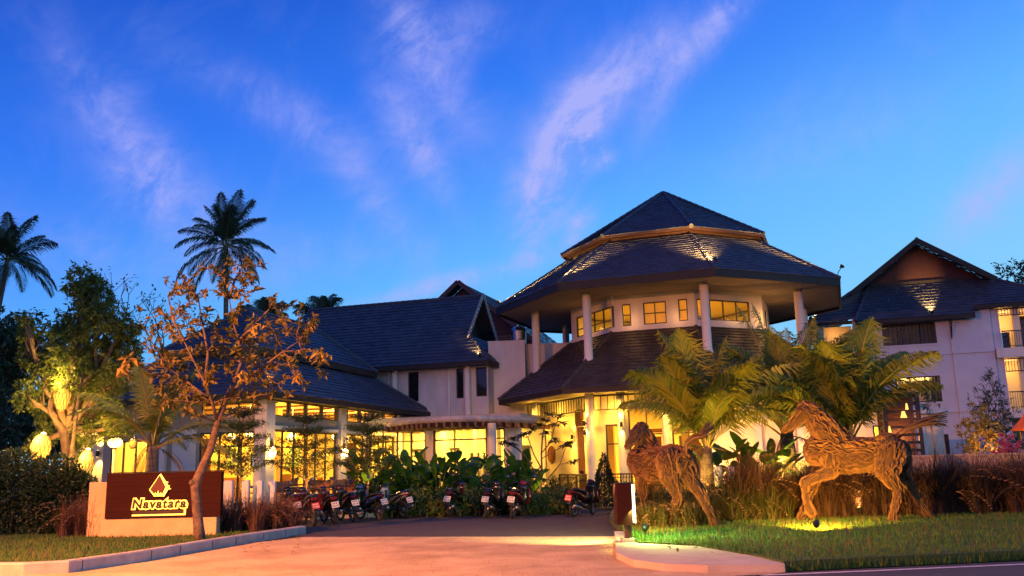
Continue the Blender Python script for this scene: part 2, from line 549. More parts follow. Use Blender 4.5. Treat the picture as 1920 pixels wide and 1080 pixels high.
def window(parent, x0, x1, z0, z1, y, cols=1, rows=1, axis='x', fr=0.05, dep=0.08, pane=None, name='window', sill=None, zbar=None, M0=None):
    """frame with a glass pane inside; axis 'x' = in the local x-z plane, 'y' = in the local y-z plane"""
    M = Matrix.Identity(4)
    if axis == 'y':
        M = Matrix(((0, 1, 0, 0), (1, 0, 0, 0), (0, 0, 1, 0), (0, 0, 0, 1)))
    if M0 is not None:
        M = M0 @ M
    b = MB(); b.M = M
    b.box(x0, x0 + fr, y, y + dep, z0, z1); b.box(x1 - fr, x1, y, y + dep, z0, z1)
    b.box(x0 + fr, x1 - fr, y, y + dep, z0, z0 + fr); b.box(x0 + fr, x1 - fr, y, y + dep, z1 - fr, z1)
    w = fr * 0.8
    for i in range(1, cols):
        x = x0 + (x1 - x0) * i / cols
        b.box(x - w / 2, x + w / 2, y + .004, y + dep - .004, z0 + fr, z1 - fr)
    zb = zbar or [z0 + (z1 - z0) * k / rows for k in range(1, rows)]
    for z in zb:
        b.box(x0 + fr, x1 - fr, y + .008, y + dep - .008, z - w / 2, z + w / 2)
    f = b.build(name, M_FRAME, parent)
    g = MB(); g.M = M
    yy = y + dep * 0.5
    g.poly([(x0 + fr * .5, yy, z0 + fr * .5), (x1 - fr * .5, yy, z0 + fr * .5), (x1 - fr * .5, yy, z1 - fr * .5), (x0 + fr * .5, yy, z1 - fr * .5)])
    g.build('pane', pane or M_GLASS, f)
    if sill:
        q = MB(); q.M = M
        q.box(x0 - .08, x1 + .08, y - .12, y - .003, z0 - .1, z0)
        q.build('sill', sill, f)
    return f

# ================================================================ GROUND
A18 = R(18)
EX, GY = V((math.cos(A18), -math.sin(A18), 0)), V((math.sin(A18), math.cos(A18), 0))
M_EARTH = mat('earth', (0.035, 0.04, 0.018), (0.05, 0.045, 0.025), rough=0.95, scale=0.6, bump=0.4)
M_ASPH = mat('asphalt', (0.050, 0.042, 0.044), (0.032, 0.028, 0.030), rough=0.85, scale=1.4, bump=0.5, bscale=90)
M_ROAD = mat('road_asphalt', (0.075, 0.062, 0.062), (0.055, 0.046, 0.047), rough=0.85, scale=1.1, bump=0.5, bscale=90)
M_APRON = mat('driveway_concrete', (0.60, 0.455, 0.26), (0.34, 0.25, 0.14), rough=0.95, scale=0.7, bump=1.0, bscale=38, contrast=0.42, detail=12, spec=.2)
M_LAWN = mat('lawn_soil', (0.035, 0.065, 0.012), (0.055, 0.085, 0.018), rough=0.95, scale=2.5, bump=0.8, bscale=40)
M_PAINT = mat('road_paint', (0.72, 0.66, 0.62), (0.5, 0.45, 0.42), rough=0.7, scale=8)

def sheet(name, pts, z, m, label=None):
    b = MB()
    b.poly([(p[0], p[1], z) for p in pts])
    return tag(b.build(name, m), label, None, None, 'structure')

def slab(name, pts, z0, z1, m):
    b = MB()
    n = len(pts)
    b.add([(p[0], p[1], z0) for p in pts] + [(p[0], p[1], z1) for p in pts],
          [tuple(range(n, 2 * n))] + [(i, (i + 1) % n, n + (i + 1) % n, n + i) for i in range(n)])
    return tag(b.build(name, m), kind='structure')

sheet('ground', [(-900, -200), (900, -200), (900, 1500), (-900, 1500)], -0.03, M_EARTH)
road_edge = [(-60, 31.5), (-30, 22.5), (-14, 17.4), (-8.6, 15.75), (-4, 14.6), (1.7, 13.72), (3.98, 13.85), (8, 14.55), (16, 15.8), (40, 19.0), (80, 24)]
sheet('road', road_edge + [(80, -12), (-60, -12)], -0.015, M_ROAD)
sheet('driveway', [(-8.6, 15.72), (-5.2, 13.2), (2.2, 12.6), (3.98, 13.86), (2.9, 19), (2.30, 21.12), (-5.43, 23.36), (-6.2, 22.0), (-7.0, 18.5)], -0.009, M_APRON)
sheet('parking_lot', [(-5.43, 23.37), (2.30, 21.13), (3.0, 24), (3.2, 36), (-9, 38), (-9, 25)], -0.006, M_ASPH)
b = MB()
ln = [(1.5, 13.28), (2.63, 13.40), (5, 13.68), (7.65, 14.06), (12, 14.75), (16, 15.4), (40, 18.6)]
for i in range(len(ln) - 1):
    b.poly([(*ln[i], -0.009), (*ln[i + 1], -0.009), (ln[i + 1][0], ln[i + 1][1] + .11, -0.009), (ln[i][0], ln[i][1] + .11, -0.009)])
tag(b.build('road_marking', M_PAINT), kind='structure')

lawn_l = [(-60, 32), (-30, 22.9), (-14, 17.6), (-8.75, 15.95), (-7.9, 16.2), (-7.30, 17.9), (-6.90, 20.1), (-6.45, 22.2), (-5.8, 24.2), (-6.5, 26), (-60, 60)]
slab('lawn', lawn_l, -0.02, 0.10, M_LAWN)
lawn_r = [(2.45, 22.6), (2.35, 18.0), (3.3, 17.2), (3.85, 15.2), (4.0, 14.02), (8, 14.72), (16, 15.95), (40, 19.2), (40, 34), (3.6, 34), (2.6, 26)]
slab('lawn', lawn_r, -0.02, 0.13, M_LAWN)
# kerb left: a chamfered strip that follows the drive in from the road
def kerb(name, line, w, h, m, label, cat):
    b = MB()
    n = len(line)
    rows = []
    for i, p in enumerate(line):
        p = V((*p, 0))
        d = V((*line[min(i + 1, n - 1)], 0)) - V((*line[max(i - 1, 0)], 0))
        d.normalize()
        s = V((d.y, -d.x, 0))
        rows.append([p + V((0, 0, -.02)), p + V((0, 0, h - .025)), p - s * .02 + V((0, 0, h)), p - s * (w - .02) + V((0, 0, h)), p - s * w + V((0, 0, h - .025)), p - s * w + V((0, 0, -.02))])
    vs = [q for r in rows for q in r]
    fs = [(i * 6 + k, (i + 1) * 6 + k, (i + 1) * 6 + k + 1, i * 6 + k + 1) for i in range(n - 1) for k in range(5)]
    fs += [tuple(range(6)), tuple(range((n - 1) * 6, n * 6))]
    b.add(vs, fs)
    o = b.build(name, m)
    return tag(o, label, cat, None, 'structure')

def joints(line, w, h):
    b = MB()
    for i in range(len(line) - 1):
        p, q = V((*line[i], 0)), V((*line[i + 1], 0))
        d = (q - p).normalized(); s_ = V((d.y, -d.x, 0))
        for k in range(int((q - p).length)):
            c = p + d * (k + .3)
            b.bar(c + s_ * .004 + V((0, 0, .01)), c + s_ * .004 + V((0, 0, h - .02)), .012, .006, up=tuple(d))
            b.bar(c - s_ * .02 + V((0, 0, h + .002)), c - s_ * (w - .02) + V((0, 0, h + .002)), .012, .005)
    return tag(b.build('kerb_joints', M_FASCIA), kind='structure')
joints([(-7.85, 16.15), (-7.25, 17.8), (-6.80, 20.0), (-6.30, 22.2), (-5.62, 24.4)], .22, .20)
kerb('kerb', [(-9.2, 16.0), (-8.5, 15.9), (-7.85, 16.15), (-7.25, 17.8), (-6.80, 20.0), (-6.30, 22.2), (-5.62, 24.4)], 0.22, 0.20, M_CONC, None, None)
M_ORKERB = mat('pavement_concrete', (0.50, 0.40, 0.34), (0.36, 0.28, 0.24), rough=0.9, scale=1.6, bump=0.4, bscale=50)
slab('pavement', [(2.22, 21.2), (1.72, 16.3), (1.85, 15.0), (2.25, 14.35), (2.85, 14.02), (3.98, 13.9), (3.99, 14.3), (3.84, 15.2), (3.28, 17.15), (2.34, 18.0), (2.44, 21.2)], -0.02, 0.10, M_ORKERB)

def blades(name, area, dens, h, w, m, z, seed, lean=0.35, edge=None, kind='stuff', label=None, cat=None, nseg=1):
    """short grass over a polygon"""
    rng = random.Random(seed)
    xs, ys = [p[0] for p in area], [p[1] for p in area]
    def inside(x, y):
        c = False
        j = len(area) - 1
        for i in range(len(area)):
            xi, yi = area[i][:2]; xj, yj = area[j][:2]
            if (yi > y) != (yj > y) and x < (xj - xi) * (y - yi) / (yj - yi) + xi:
                c = not c
            j = i
        return c
    b = MB()
    n = int((max(xs) - min(xs)) * (max(ys) - min(ys)) * dens)
    vs, fs = [], []
    for _ in range(n):
        x, y = rng.uniform(min(xs), max(xs)), rng.uniform(min(ys), max(ys))
        if not inside(x, y):
            continue
        a = rng.uniform(0, 6.283)
        hh = h * rng.uniform(0.5, 1.3)
        l = hh * rng.uniform(0, lean)
        ca, sa = math.cos(a), math.sin(a)
        a2 = rng.uniform(0, 6.283)
        o = len(vs)
        vs += [(x - ca * w, y - sa * w, z), (x + ca * w, y + sa * w, z), (x + math.cos(a2) * l, y + math.sin(a2) * l, z + hh)]
        fs.append((o, o + 1, o + 2))
    b.v, b.f, b.mi = vs, fs, [0] * len(fs)
    return tag(b.build(name, m), label, cat, None, kind)

blades('lawn_grass', [(-15, 18.2), (-8.75, 16.0), (-7.95, 16.3), (-7.4, 17.9), (-7.05, 20.1), (-6.6, 22.2), (-6.2, 24.2), (-15, 25)], 420, 0.06, 0.007, L_LAWN, 0.1, 1)
blades('lawn_grass', [(2.5, 23.0), (2.40, 18.05), (3.35, 17.25), (3.9, 15.2), (4.05, 14.05), (8, 14.76), (15, 15.85), (15, 24)], 420, 0.065, 0.007, L_LAWN, 0.13, 2)

blades('lawn_grass', [(3.85, 15.2), (4.0, 13.94), (8, 14.66), (16, 15.9), (16, 16.15), (8, 14.9), (4.15, 14.25), (4.0, 15.2)], 900, .17, .008, L_LAWN, -.01, 3, .6)
blades('lawn_grass', [(2.44, 22), (2.30, 18.0), (3.25, 17.15), (3.8, 15.2), (4.0, 15.25), (3.4, 17.3), (2.5, 18.1), (2.6, 22)], 700, .15, .008, L_LAWN, .1, 4, .6)

def ornamental(name, label, spots, n, h, seed, m, plume=0.05, spread=0.9):
    """clumps of arching blades with a few feathery plumes"""
    rng = random.Random(seed)
    vs, fs, mi = [], [], []
    clumps = []
    for k in range(max(8, n // 60)):
        cx, cy, cz, cr, hs = rng.choice(spots)
        clumps.append((cx + rng.uniform(-cr, cr), cy + rng.uniform(-cr, cr), cz, hs * rng.uniform(.75, 1.1), rng.uniform(0, 6.283)))
    for k in range(n):
        cx, cy, cz, hs, la = rng.choice(clumps)
        a = rng.uniform(0, 6.283)
        x, y = cx + math.cos(a) * rng.uniform(0, .14), cy + math.sin(a) * rng.uniform(0, .14)
        a = a + rng.gauss(0, .4)
        hh = h * hs * rng.uniform(0.35, 1.12)
        reach = hh * rng.uniform(0.1, spread)
        dx, dy = math.cos(a) + .25 * math.cos(la), math.sin(a) + .25 * math.sin(la)
        pl = rng.random() < plume
        w = 0.007 if not pl else 0.004
        px_, py_ = -dy, dx
        pts = []
        for t in (0, 0.35, 0.7, 1.0):
            pts.append((x + dx * reach * t * t, y + dy * reach * t * t, cz + hh * (t - 0.42 * t * t * t * (reach / hh))))
        o = len(vs)
        for q, t in zip(pts, (1, 0.9, 0.6, 0.08)):
            vs += [(q[0] - px_ * w * t, q[1] - py_ * w * t, q[2]), (q[0] + px_ * w * t, q[1] + py_ * w * t, q[2])]
        for i in range(3):
            fs.append((o + 2 * i, o + 2 * i + 1, o + 2 * i + 3, o + 2 * i + 2)); mi.append(0)
        if pl:
            q0, q1 = V(pts[2]), V(pts[3])
            d = (q1 - q0)
            for s_ in range(10):
                c0 = q0 + d * (0.4 + s_ * 0.12) - V((0, 0, .004 * s_ * s_))
                for r_ in range(3):
                    e = V((rng.uniform(-1, 1), rng.uniform(-1, 1), rng.uniform(-.4, 1))).normalized() * 0.03
                    o2 = len(vs)
                    vs += [tuple(c0 - e * .3), tuple(c0 + e + d * .1), tuple(c0 + V((0, 0, .012)))]
                    fs.append((o2, o2 + 1, o2 + 2)); mi.append(1)
    b = MB(); b.v, b.f, b.mi = vs, fs, mi
    return tag(b.build(name, [m, L_PLUME]), label, 'grass', None, 'stuff')

L_PLUME = leafmat('grass_plume', (0.34, 0.20, 0.12), (0.22, 0.12, 0.08), t=0.3, rough=0.9)
L_PURPLE = leafmat('grass_purple', (0.045, 0.02, 0.018), (0.085, 0.042, 0.022), t=0.2, rough=0.8)
L_GRN2 = leafmat('grass_green', (0.035, 0.055, 0.012), (0.085, 0.078, 0.02), t=0.25, rough=0.8)

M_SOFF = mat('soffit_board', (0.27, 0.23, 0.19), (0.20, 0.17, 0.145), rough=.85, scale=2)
# ================================================================ LOBBY PAVILION (octagon, two storeys, lantern roof)
PC = V((8.39, 46.86, 0))
PROT = R(182.4)
pav = empty('lobby_pavilion', PC, 'tall eight-sided lobby building with tiered tiled roof and white round columns', 'building', PROT)
def oc(r, z, k):
    return V((r * math.cos(k * math.pi / 4), r * math.sin(k * math.pi / 4), z))
def face(k, r):
    """frame on face k: x to the right as seen from outside, y inward, z up"""
    a = math.pi / 8 + k * math.pi / 4
    n = V((math.cos(a), math.sin(a), 0))
    t = V((-n.y, n.x, 0))
    M = Matrix((t, -n, V((0, 0, 1)))).transposed().to_4x4()
    M.translation = n * (r * math.cos(math.pi / 8))
    return M
PW = Matrix.Translation(PC) @ Matrix.Rotation(PROT, 4, 'Z')
def pw(p):
    return PW @ V(p)
HALF = math.sin(math.pi / 8)

def ringband(b, r, z0, z1, th=0.12):
    for k in range(8):
        a, c = oc(r, z0, k), oc(r, z0, k + 1)
        a2, c2 = oc(r - th, z0, k), oc(r - th, z0, k + 1)
        h = V((0, 0, z1 - z0))
        b.poly([a, c, c + h, a + h]); b.poly([c2, a2, a2 + h, c2 + h])
        b.poly([a + h, c + h, c2 + h, a2 + h]); b.poly([c, a, a2, c2])
def ringflat(b, r0, r1, z0, z1=None):
    z1 = z0 if z1 is None else z1
    for k in range(8):
        b.poly([oc(r0, z0, k + 1), oc(r0, z0, k), oc(r1, z1, k), oc(r1, z1, k + 1)])
def hipcaps(r0, z0, r1, z1, m, par, rad=0.10):
    for k in range(8):
        b = MB()
        p, q = oc(r0, z0 + .02, k), oc(r1, z1 + .02, k)
        n = max(2, int((q - p).length / 0.38))
        for i in range(n):
            b.tube([p.lerp(q, i / n), p.lerp(q, (i + 1.05) / n)], [rad * 1.12, rad * 0.92], n=8)
        b.build('ridge_cap', m, par)

def roof_oct(name, m, r0, z0, r1, z1, seed):
    b = MB()
    rg = random.Random(seed)
    for k in range(8):
        tiles(b, oc(r0, z0, k), oc(r0, z0, k + 1), oc(r1, z1, k + 1), oc(r1, z1, k), rng=rg)
    ro = b.build(name, m, pav)
    hipcaps(r0, z0, r1, z1 - (.05 if r1 > .1 else 0), m, ro)
    return ro
roof_oct('entrance_roof', M_TILE2, 9.25, 4.95, 5.25, 7.95, 1)
roof_oct('main_roof', M_TILE, 9.30, 9.78, 5.2, 12.42, 2)
roof_oct('lantern_roof', M_TILE, 5.72, 12.62, 0.05, 16.05, 3)
part('fascia', M_FASCIA, pav, lambda b: ringband(b, 9.24, 4.72, 4.945, .1))
part('fascia', M_FASCIA, pav, lambda b: ringband(b, 9.28, 9.44, 9.775, .1))
part('lantern_band', mat('band_brown', (0.06, 0.022, 0.014), (0.04, 0.015, 0.010), rough=.75, scale=3), pav, lambda b: (ringband(b, 5.15, 12.2, 12.56, .1), ringband(b, 5.68, 12.5, 12.615, .08), ringflat(b, 5.6, 5.05, 12.56)))
part('soffit', M_SOFF, pav, lambda b: ringflat(b, 9.14, 6.2, 4.82))
part('soffit', M_SOFF, pav, lambda b: ringflat(b, 9.18, 5.0, 9.56, 9.62))

def column_mb(z0, z1, r=0.2):
    b = MB()
    b.lathe([(r * 1.25, z0), (r * 1.25, z0 + .12), (r * 1.05, z0 + .16), (r, z0 + .3), (r * .97, z1 - .3), (r * 1.0, z1)], 20)
    return b
cl = column_mb(0.12, 4.84, 0.21).build('column', M_WHITE, pav, smooth=True)
cl.location = oc(7.3, 0, 0)
for k in range(1, 8):
    c_ = cl.copy(); COL.objects.link(c_); c_.parent = pav; c_.location = oc(7.3, 0, k)
cu = column_mb(6.3, 9.6, 0.205).build('column', M_WHITE, pav, smooth=True)
cu.location = oc(7.2, 0, 0)
for k in range(1, 8):
    c_ = cu.copy(); COL.objects.link(c_); c_.parent = pav; c_.location = oc(7.2, 0, k)

# upper storey
UW = 5.3
wins = {0: [(-1.5, 2.15, 8.1, 9.15, 4, 2, [8.5])], 1: [(-1.46, -1.04, 8.12, 9.2, 1, 2, None), (-.43, .68, 8.12, 9.2, 2, 2, None), (1.26, 1.70, 8.16, 9.22, 1, 2, None)],
        2: [(-1.88, 1.24, 8.2, 9.2, 4, 1, None)], 3: [(-.6, .6, 8.2, 9.2, 2, 1, None)]}
def upper_wall(b):
    for k in range(8):
        b.M = face(k, UW)
        wall_holes(b, -UW * HALF, UW * HALF, 7.6, 9.7, [w[:4] for w in wins.get(k, [])], 0, 0.14)
    b.M = Matrix.Identity(4)
part('upper_wall', M_WHITE, pav, upper_wall)
def upper_ledge(b):
    for k in range(8):
        b.M = face(k, UW + .1)
        w = (UW + .1) * HALF
        b.box(-w, w, 0, .1, 7.72, 8.02)
part('ledge', M_WHITE, pav, upper_ledge)
part('upper_floor', M_FLOOR, pav, lambda b: (b.poly([oc(5.0, 7.65, k) for k in range(8)])))
part('upper_ceiling', M_INT, pav, lambda b: (b.poly([oc(5.15, 9.68, 7 - k) for k in range(8)])))
M_ORNG = mat('curtain_orange', (0.62, 0.36, 0.10), (0.52, 0.29, 0.08), rough=0.9, scale=6, emit=(1.0, 0.36, 0.03), estr=0.45)  # emission put into the cloth, standing in for room light behind it
for k, ws in wins.items():
    for w in ws:
        window(pav, w[0], w[1], w[2], w[3], .02, w[4], w[5], M0=face(k, UW), zbar=w[6], fr=.055)
def blinds(b):
    b.M = face(1, UW)
    for x0, x1 in ((-.43, .68), (1.26, 1.70)):
        b.poly([(x0, .24, 8.1), (x1, .24, 8.1), (x1, .24, 9.22), (x0, .24, 9.22)])
part('blind', M_ORNG, pav, blinds)
def upper_room(b):     # partition and counter seen through the side windows
    b.M = face(2, UW)
    b.box(-1.9, -.6, 1.0, 1.05, 7.65, 8.55); b.box(.2, .75, 1.4, 1.8, 7.65, 8.45)
    b.M = face(0, UW)
    b.box(-.4, 1.2, 1.6, 2.0, 7.65, 8.5)
part('counter', M_WHITE, pav, upper_room)

# ground storey
GW = 6.4
def lower_wall(b):
    hw = GW * HALF
    for k in range(8):
        b.M = face(k, GW)
        if k == 0:
            wall_holes(b, -5.2, hw, .1, 4.9, [(-.05, .7, .1, 4.3)], 0, .16)
        elif k == 1:
            wall_holes(b, -hw, hw, .1, 4.9, [(-2.3, -1.55, .2, 3.4), (-1.2, .5, .2, 4.2), (.8, 2.3, .2, 4.2)], 0, .16)
        elif k == 2:
            wall_holes(b, -hw, hw + 1, .1, 4.9, [(-1.9, .35, 1.0, 3.2)], 0, .16)
        else:
            wall_holes(b, -hw, hw, .1, 4.9, [], 0, .16)
part('lower_wall', M_CREAM, pav, lower_wall)
part('lower_floor', M_FLOOR, pav, lambda b: (ringband(b, 8.0, -.02, .14, 7.9), b.poly([oc(7.9, .145, k) for k in range(8)])))
part('lower_ceiling', M_INT, pav, lambda b: b.poly([oc(6.3, 4.78, 7 - k) for k in range(8)]))
for w in ((-2.3, -1.55, .2, 3.4, 1, 1, [2.5]), (-1.2, .5, .2, 4.2, 2, 1, [2.9]), (.8, 2.3, .2, 4.2, 2, 1, [2.9])):
    window(pav, *w[:4], .03, w[4], w[5], M0=face(1, GW), zbar=w[6], fr=.07, name='glass_door')
window(pav, -1.9, .35, 1.0, 3.2, .03, 2, 1, M0=face(2, GW), fr=.07)
def bamboo(b):
    b.M = face(2, GW)
    for i in range(26):
        b.box(-1.8 + i * .05, -1.765 + i * .05, .22, .24, 2.55, 3.18)
part('bamboo_blind', M_RED, pav, bamboo)
def entry_door(b):
    b.M = face(0, GW)
    b.box(-.05, .7, .05, .11, .1, 3.4)
    b.box(.0, .65, -.06, .045, 3.45, 4.25)
    for i in range(5):
        b.box(.02 + i * .14, .06 + i * .14, -.1, -.065, 3.5, 4.2)
part('timber_door', M_RED, pav, entry_door)
def entry_panel(b):
    b.M = face(0, GW)
    b.box(-3.6, -3.38, -.05, -.004, 1.5, 3.2)
    b.box(-4.55, -4.4, -.05, -.004, 1.2, 3.4)
part('timber_panel', M_RED, pav, entry_panel)
inner = column_mb(.14, 4.75, .2)
for fx, k, y in ((-1.4, 1, -.55), (.65, 1, -.55)):
    o = column_mb(.14, 4.82, .19).build('column', M_WHITE, pav, smooth=True)
    o.location = face(k, GW) @ V((fx, y, 0))
def frieze(b, k, n):
    b.M = face(k, 7.3)
    w = 7.3 * HALF - .22
    b.box(-w, w, -.03, .03, 4.66, 4.74); b.box(-w, w, -.03, .03, 4.02, 4.07)
    for i in range(n + 1):
        x = -w + 2 * w * i / n
        b.box(x - .018, x + .018, -.018, .018, 4.07, 4.66)
for k, n in ((7, 20), (0, 20), (1, 16), (2, 16), (3, 16)):
    part('slatted_frieze', M_FRAME, pav, lambda b: frieze(b, k, n))
def reception(b):
    b.M = face(1, GW)
    b.m = 0
    b.box(-1.6, 1.4, 2.6, 3.2, .15, 1.25); b.box(-2.6, -2.3, 1.5, 1.8, .15, 4.75); b.box(.9, 1.2, 1.9, 2.2, .15, 4.75)
    b.m = 1
    b.box(-1.7, 1.5, 2.5, 3.25, 1.25, 1.32); b.box(-2.0, -.6, 4.6, 4.7, .15, 2.9); b.box(.3, 1.7, 4.6, 4.7, .15, 2.9); b.box(-2.2, 2, 4.55, 4.7, 3.1, 3.3)
    b.box(-.5, .5, 1.0, 1.5, .55, .62); b.box(-.95, -.55, 1.0, 1.5, .15, .95)
part('reception', [M_INT2, M_RED], pav, reception)
# lamps of the pavilion
lamp('AREA', pw((0, 0, 4.72)), 1150, WARM, pw((0, 0, 0)), sx=5, sy=5)
lamp('AREA', pw((0, 0, 9.6)), 330, WARM, pw((0, 0, 0)), sx=4, sy=4)
for k, fx, e in ((0, -3.2, 120), (0, -.8, 110), (0, 1.5, 110), (1, -1.6, 120), (1, 1.2, 140), (2, -1.0, 90), (2, 1.2, 60)):
    p = face(k, GW) @ V((fx, -1.5, 4.7))
    lamp('SPOT', pw(p), e * 1.6, WARM, pw(p + V((0, 0, -4)) + (face(k, GW).to_3x3() @ V((0, 1.0, 0)))), size=.12, angle=120, blend=.9)

for k in (7, 0, 1, 2, 3):
    for fx in (-1.6, 1.6):
        lamp('POINT', pw(face(k, GW) @ V((fx, -.45, 4.1))), 26, WARM, size=.1)  # points without fixtures, added to brighten the wall behind the frieze

for k, fx, e in ((0, 0, 5), (1, -1.0, 4), (1, 1.2, 4), (2, .3, 5), (2, 2.0, 14), (3, 0, 10)):
    lamp('POINT', pw(face(k, UW) @ V((fx, -.5, 8.35))), e, AMBER, size=.08)

# round carved disc on the lit wall
MW = PW @ face(0, GW)
b = MB()
b.M = Matrix.Rotation(R(90), 4, 'X')
b.lathe([(.42, 0), (.44, .03), (.40, .07), (.33, .05), (.30, .08), (.2, .06), (.12, .1), (.02, .11)], 32)
disc = b.build('wall_disc', M_WOOD, None)
disc.matrix_world = MW @ Matrix.Translation((-2.75, -.012, 2.15))
tag(disc, 'round carved wooden disc hung on the yellow-lit lobby wall', 'wall ornament')

def wall_lamp(p, out, label, e=45, group=None, ht=.26):
    """dark cylinder lamp that throws light up and down the wall"""
    p, out = V(p), V(out).normalized()
    q = p + out * .14
    t = empty('wall_lamp', p, label, 'wall lamp', group=group)
    b = MB(); b.lathe([(.055, -ht / 2), (.065, -ht / 2 + .01), (.065, ht / 2 - .01), (.055, ht / 2)], 14, tuple(out * .14))
    b.build('lamp_housing', M_METAL, t, smooth=False)
    b = MB(); b.bar((0, 0, 0), out * .1, .05); b.build('bracket', M_METAL, t)
    b = MB(); b.lathe([(.045, -ht / 2 - .006), (.045, -ht / 2 - .002)], 12, tuple(out * .14)); b.lathe([(.045, ht / 2 + .002), (.045, ht / 2 + .006)], 12, tuple(out * .14))
    b.build('lens', G_LAMP, t)
    for s_ in (-1, 1):
        o = q + V((0, 0, s_ * (ht / 2 + .02)))
        lamp('SPOT', o, e, WARM, o + V((0, 0, s_)) - out * .22, size=.04, angle=80, blend=.7)
def toward(p):
    d = V((0, 0, 0)) - V(p); d.z = 0
    return d.normalized()
gcol = 'wall lamps of the lobby'
for k, lab in ((0, 'black up-and-down lamp on the column left of the lobby frieze'), (1, 'black up-and-down lamp on the column before the lobby doors')):
    c0 = pw(oc(7.3, 3.45, k)); o_ = toward(c0)
    if k == 1: o_ = V((-.9, -.5, 0)).normalized()
    wall_lamp(c0 + o_ * .2, o_, lab, 60, gcol)
for fx, lab in ((-1.4, 'black up-and-down lamp on the inner column behind the driftwood horse'),):
    c0 = pw(face(1, GW) @ V((fx, -.55, 3.35))); o_ = toward(c0)
    wall_lamp(c0 + o_ * .18, o_, lab, 60, gcol)
for fx, z, lab in ((-.3, 2.95, 'black up-and-down lamp left of the dark timber lobby door'), (.98, 3.1, 'black up-and-down lamp right of the dark timber lobby door')):
    c0 = MW @ V((fx, 0, z)); wall_lamp(c0, MW.to_3x3() @ V((0, -1, 0)), lab, 35, gcol)

def roof_spot(p, target, label, e=60, ang=62, col=(1.0, 0.52, 0.14), arm=(0, 0, .3), group='spotlights along the roof edges'):
    """small floodlight on a bent arm that grazes the tiles"""
    p, arm = V(p), V(arm)
    t = empty('roof_spotlight', p, label, 'spotlight', group=group)
    h = arm
    d = (V(target) - (p + h)).normalized()
    b = MB(); b.tube([(0, 0, -.05), h * .35 + V((0, 0, .06)), h], .018, 8); b.build('arm', M_METAL, t)
    b = MB(); b.tube([h - d * .10, h - d * .06, h + d * .04, h + d * .07], [.05, .07, .085, .09], 12); b.build('lamp_head', M_METAL, t)
    b = MB(); b.tube([h + d * .072, h + d * .078], .075, 12); b.build('lens', G_LAMP, t)
    lamp('SPOT', p + h + d * .12, e * 3.2, col, target, size=.05, angle=ang, blend=.9)
for k, lab, arm in ((0, 'spotlight on the far left corner of the lobby roof', (0, 0, .28)), (1, 'spotlight on the left front corner of the lobby roof', (0, 0, .28)),
                    (2, 'bright spotlight on the right front corner of the lobby roof', (.05, -.1, .30)), (3, 'spotlight on a bent arm at the far right corner of the lobby roof', (.3, .0, .5))):
    p = pw(oc(9.15, 9.88, k)); tg = pw(oc(4.6, 12.9, k))
    roof_spot(p, tg, lab, 330 if k == 2 else 150, 58, arm=arm)

# ================================================================ RESTAURANT (hip roof in two tiers)
RO, RA = V((-8.8, 32.8, 0)), R(-15.5)
rest = empty('restaurant_building', RO, 'single-storey restaurant with double tiled hip roof and glowing clerestory windows', 'building', RA)
RW = Matrix.Translation(RO) @ Matrix.Rotation(RA, 4, 'Z')
LW_, LU_ = 9.0, 16.3
def rect_roof(b, x0, x1, y0, y1, z0, d, z1, dy=None, rg=rnd):
    """hip slopes from an eave rectangle up to an inset rectangle"""
    dy = d if dy is None else dy
    A, B, C_, D = (x0, y0, z0), (x1, y0, z0), (x1, y1, z0), (x0, y1, z0)
    a, b2, c, d2 = (x0 + d, y0 + dy, z1), (x1 - d, y0 + dy, z1), (x1 - d, y1 - dy, z1), (x0 + d, y1 - dy, z1)
    for e0, e1, t1, t0 in ((A, B, b2, a), (B, C_, c, b2), (C_, D, d2, c), (D, A, a, d2)):
        tiles(b, e0, e1, t1, t0, rng=rg)
    return (A, B, C_, D), (a, b2, c, d2)
def caps(pairs, m, par, rad=.09):
    for p, q in pairs:
        b = MB()
        p, q = V(p) + V((0, 0, .02)), V(q) + V((0, 0, .02))
        n = max(1, int((q - p).length / .38))
        for i in range(n):
            b.tube([p.lerp(q, i / n), p.lerp(q, (i + 1.05) / n)], [rad * 1.12, rad * .92], n=8)
        b.build('ridge_cap', m, par)
b = MB(); lo, li = rect_roof(b, -LW_, 0, 0, LU_, 4.5, 2.6, 6.45)
r1_ = b.build('lower_roof', M_TILE, rest)
caps(list(zip(lo, li)), M_TILE, r1_)
b = MB(); uo, ui = rect_roof(b, -LW_ + 2.25, -2.25, 2.25, LU_ - 2.25, 6.62, 2.24, 8.75, 3.0)
r2_ = b.build('upper_roof', M_TILE, rest)
caps(list(zip(uo, ui)) + [(ui[0], ui[3])], M_TILE, r2_)
for (x0, x1, y0, y1, z0, z1) in ((-LW_, 0, 0, LU_, 4.28, 4.49), (-LW_ + 2.25, -2.25, 2.25, LU_ - 2.25, 6.34, 6.61)):
    for bx in ((x0, x1, y0, y0 + .08), (x0, x1, y1 - .08, y1), (x1 - .08, x1, y0 + .08, y1 - .08), (x0, x0 + .08, y0 + .08, y1 - .08)):
        part('fascia', M_FASCIA, rest, lambda b: b.box(*bx, z0, z1))
part('roof_collar', M_FASCIA, rest, lambda b: b.box(-LW_ + 2.6, -2.6, 2.6, LU_ - 2.6, 6.2, 6.36))
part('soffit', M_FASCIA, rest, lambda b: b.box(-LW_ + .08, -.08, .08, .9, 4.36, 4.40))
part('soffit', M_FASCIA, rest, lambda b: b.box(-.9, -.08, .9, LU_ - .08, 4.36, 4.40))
XW, YW = -.9, .9
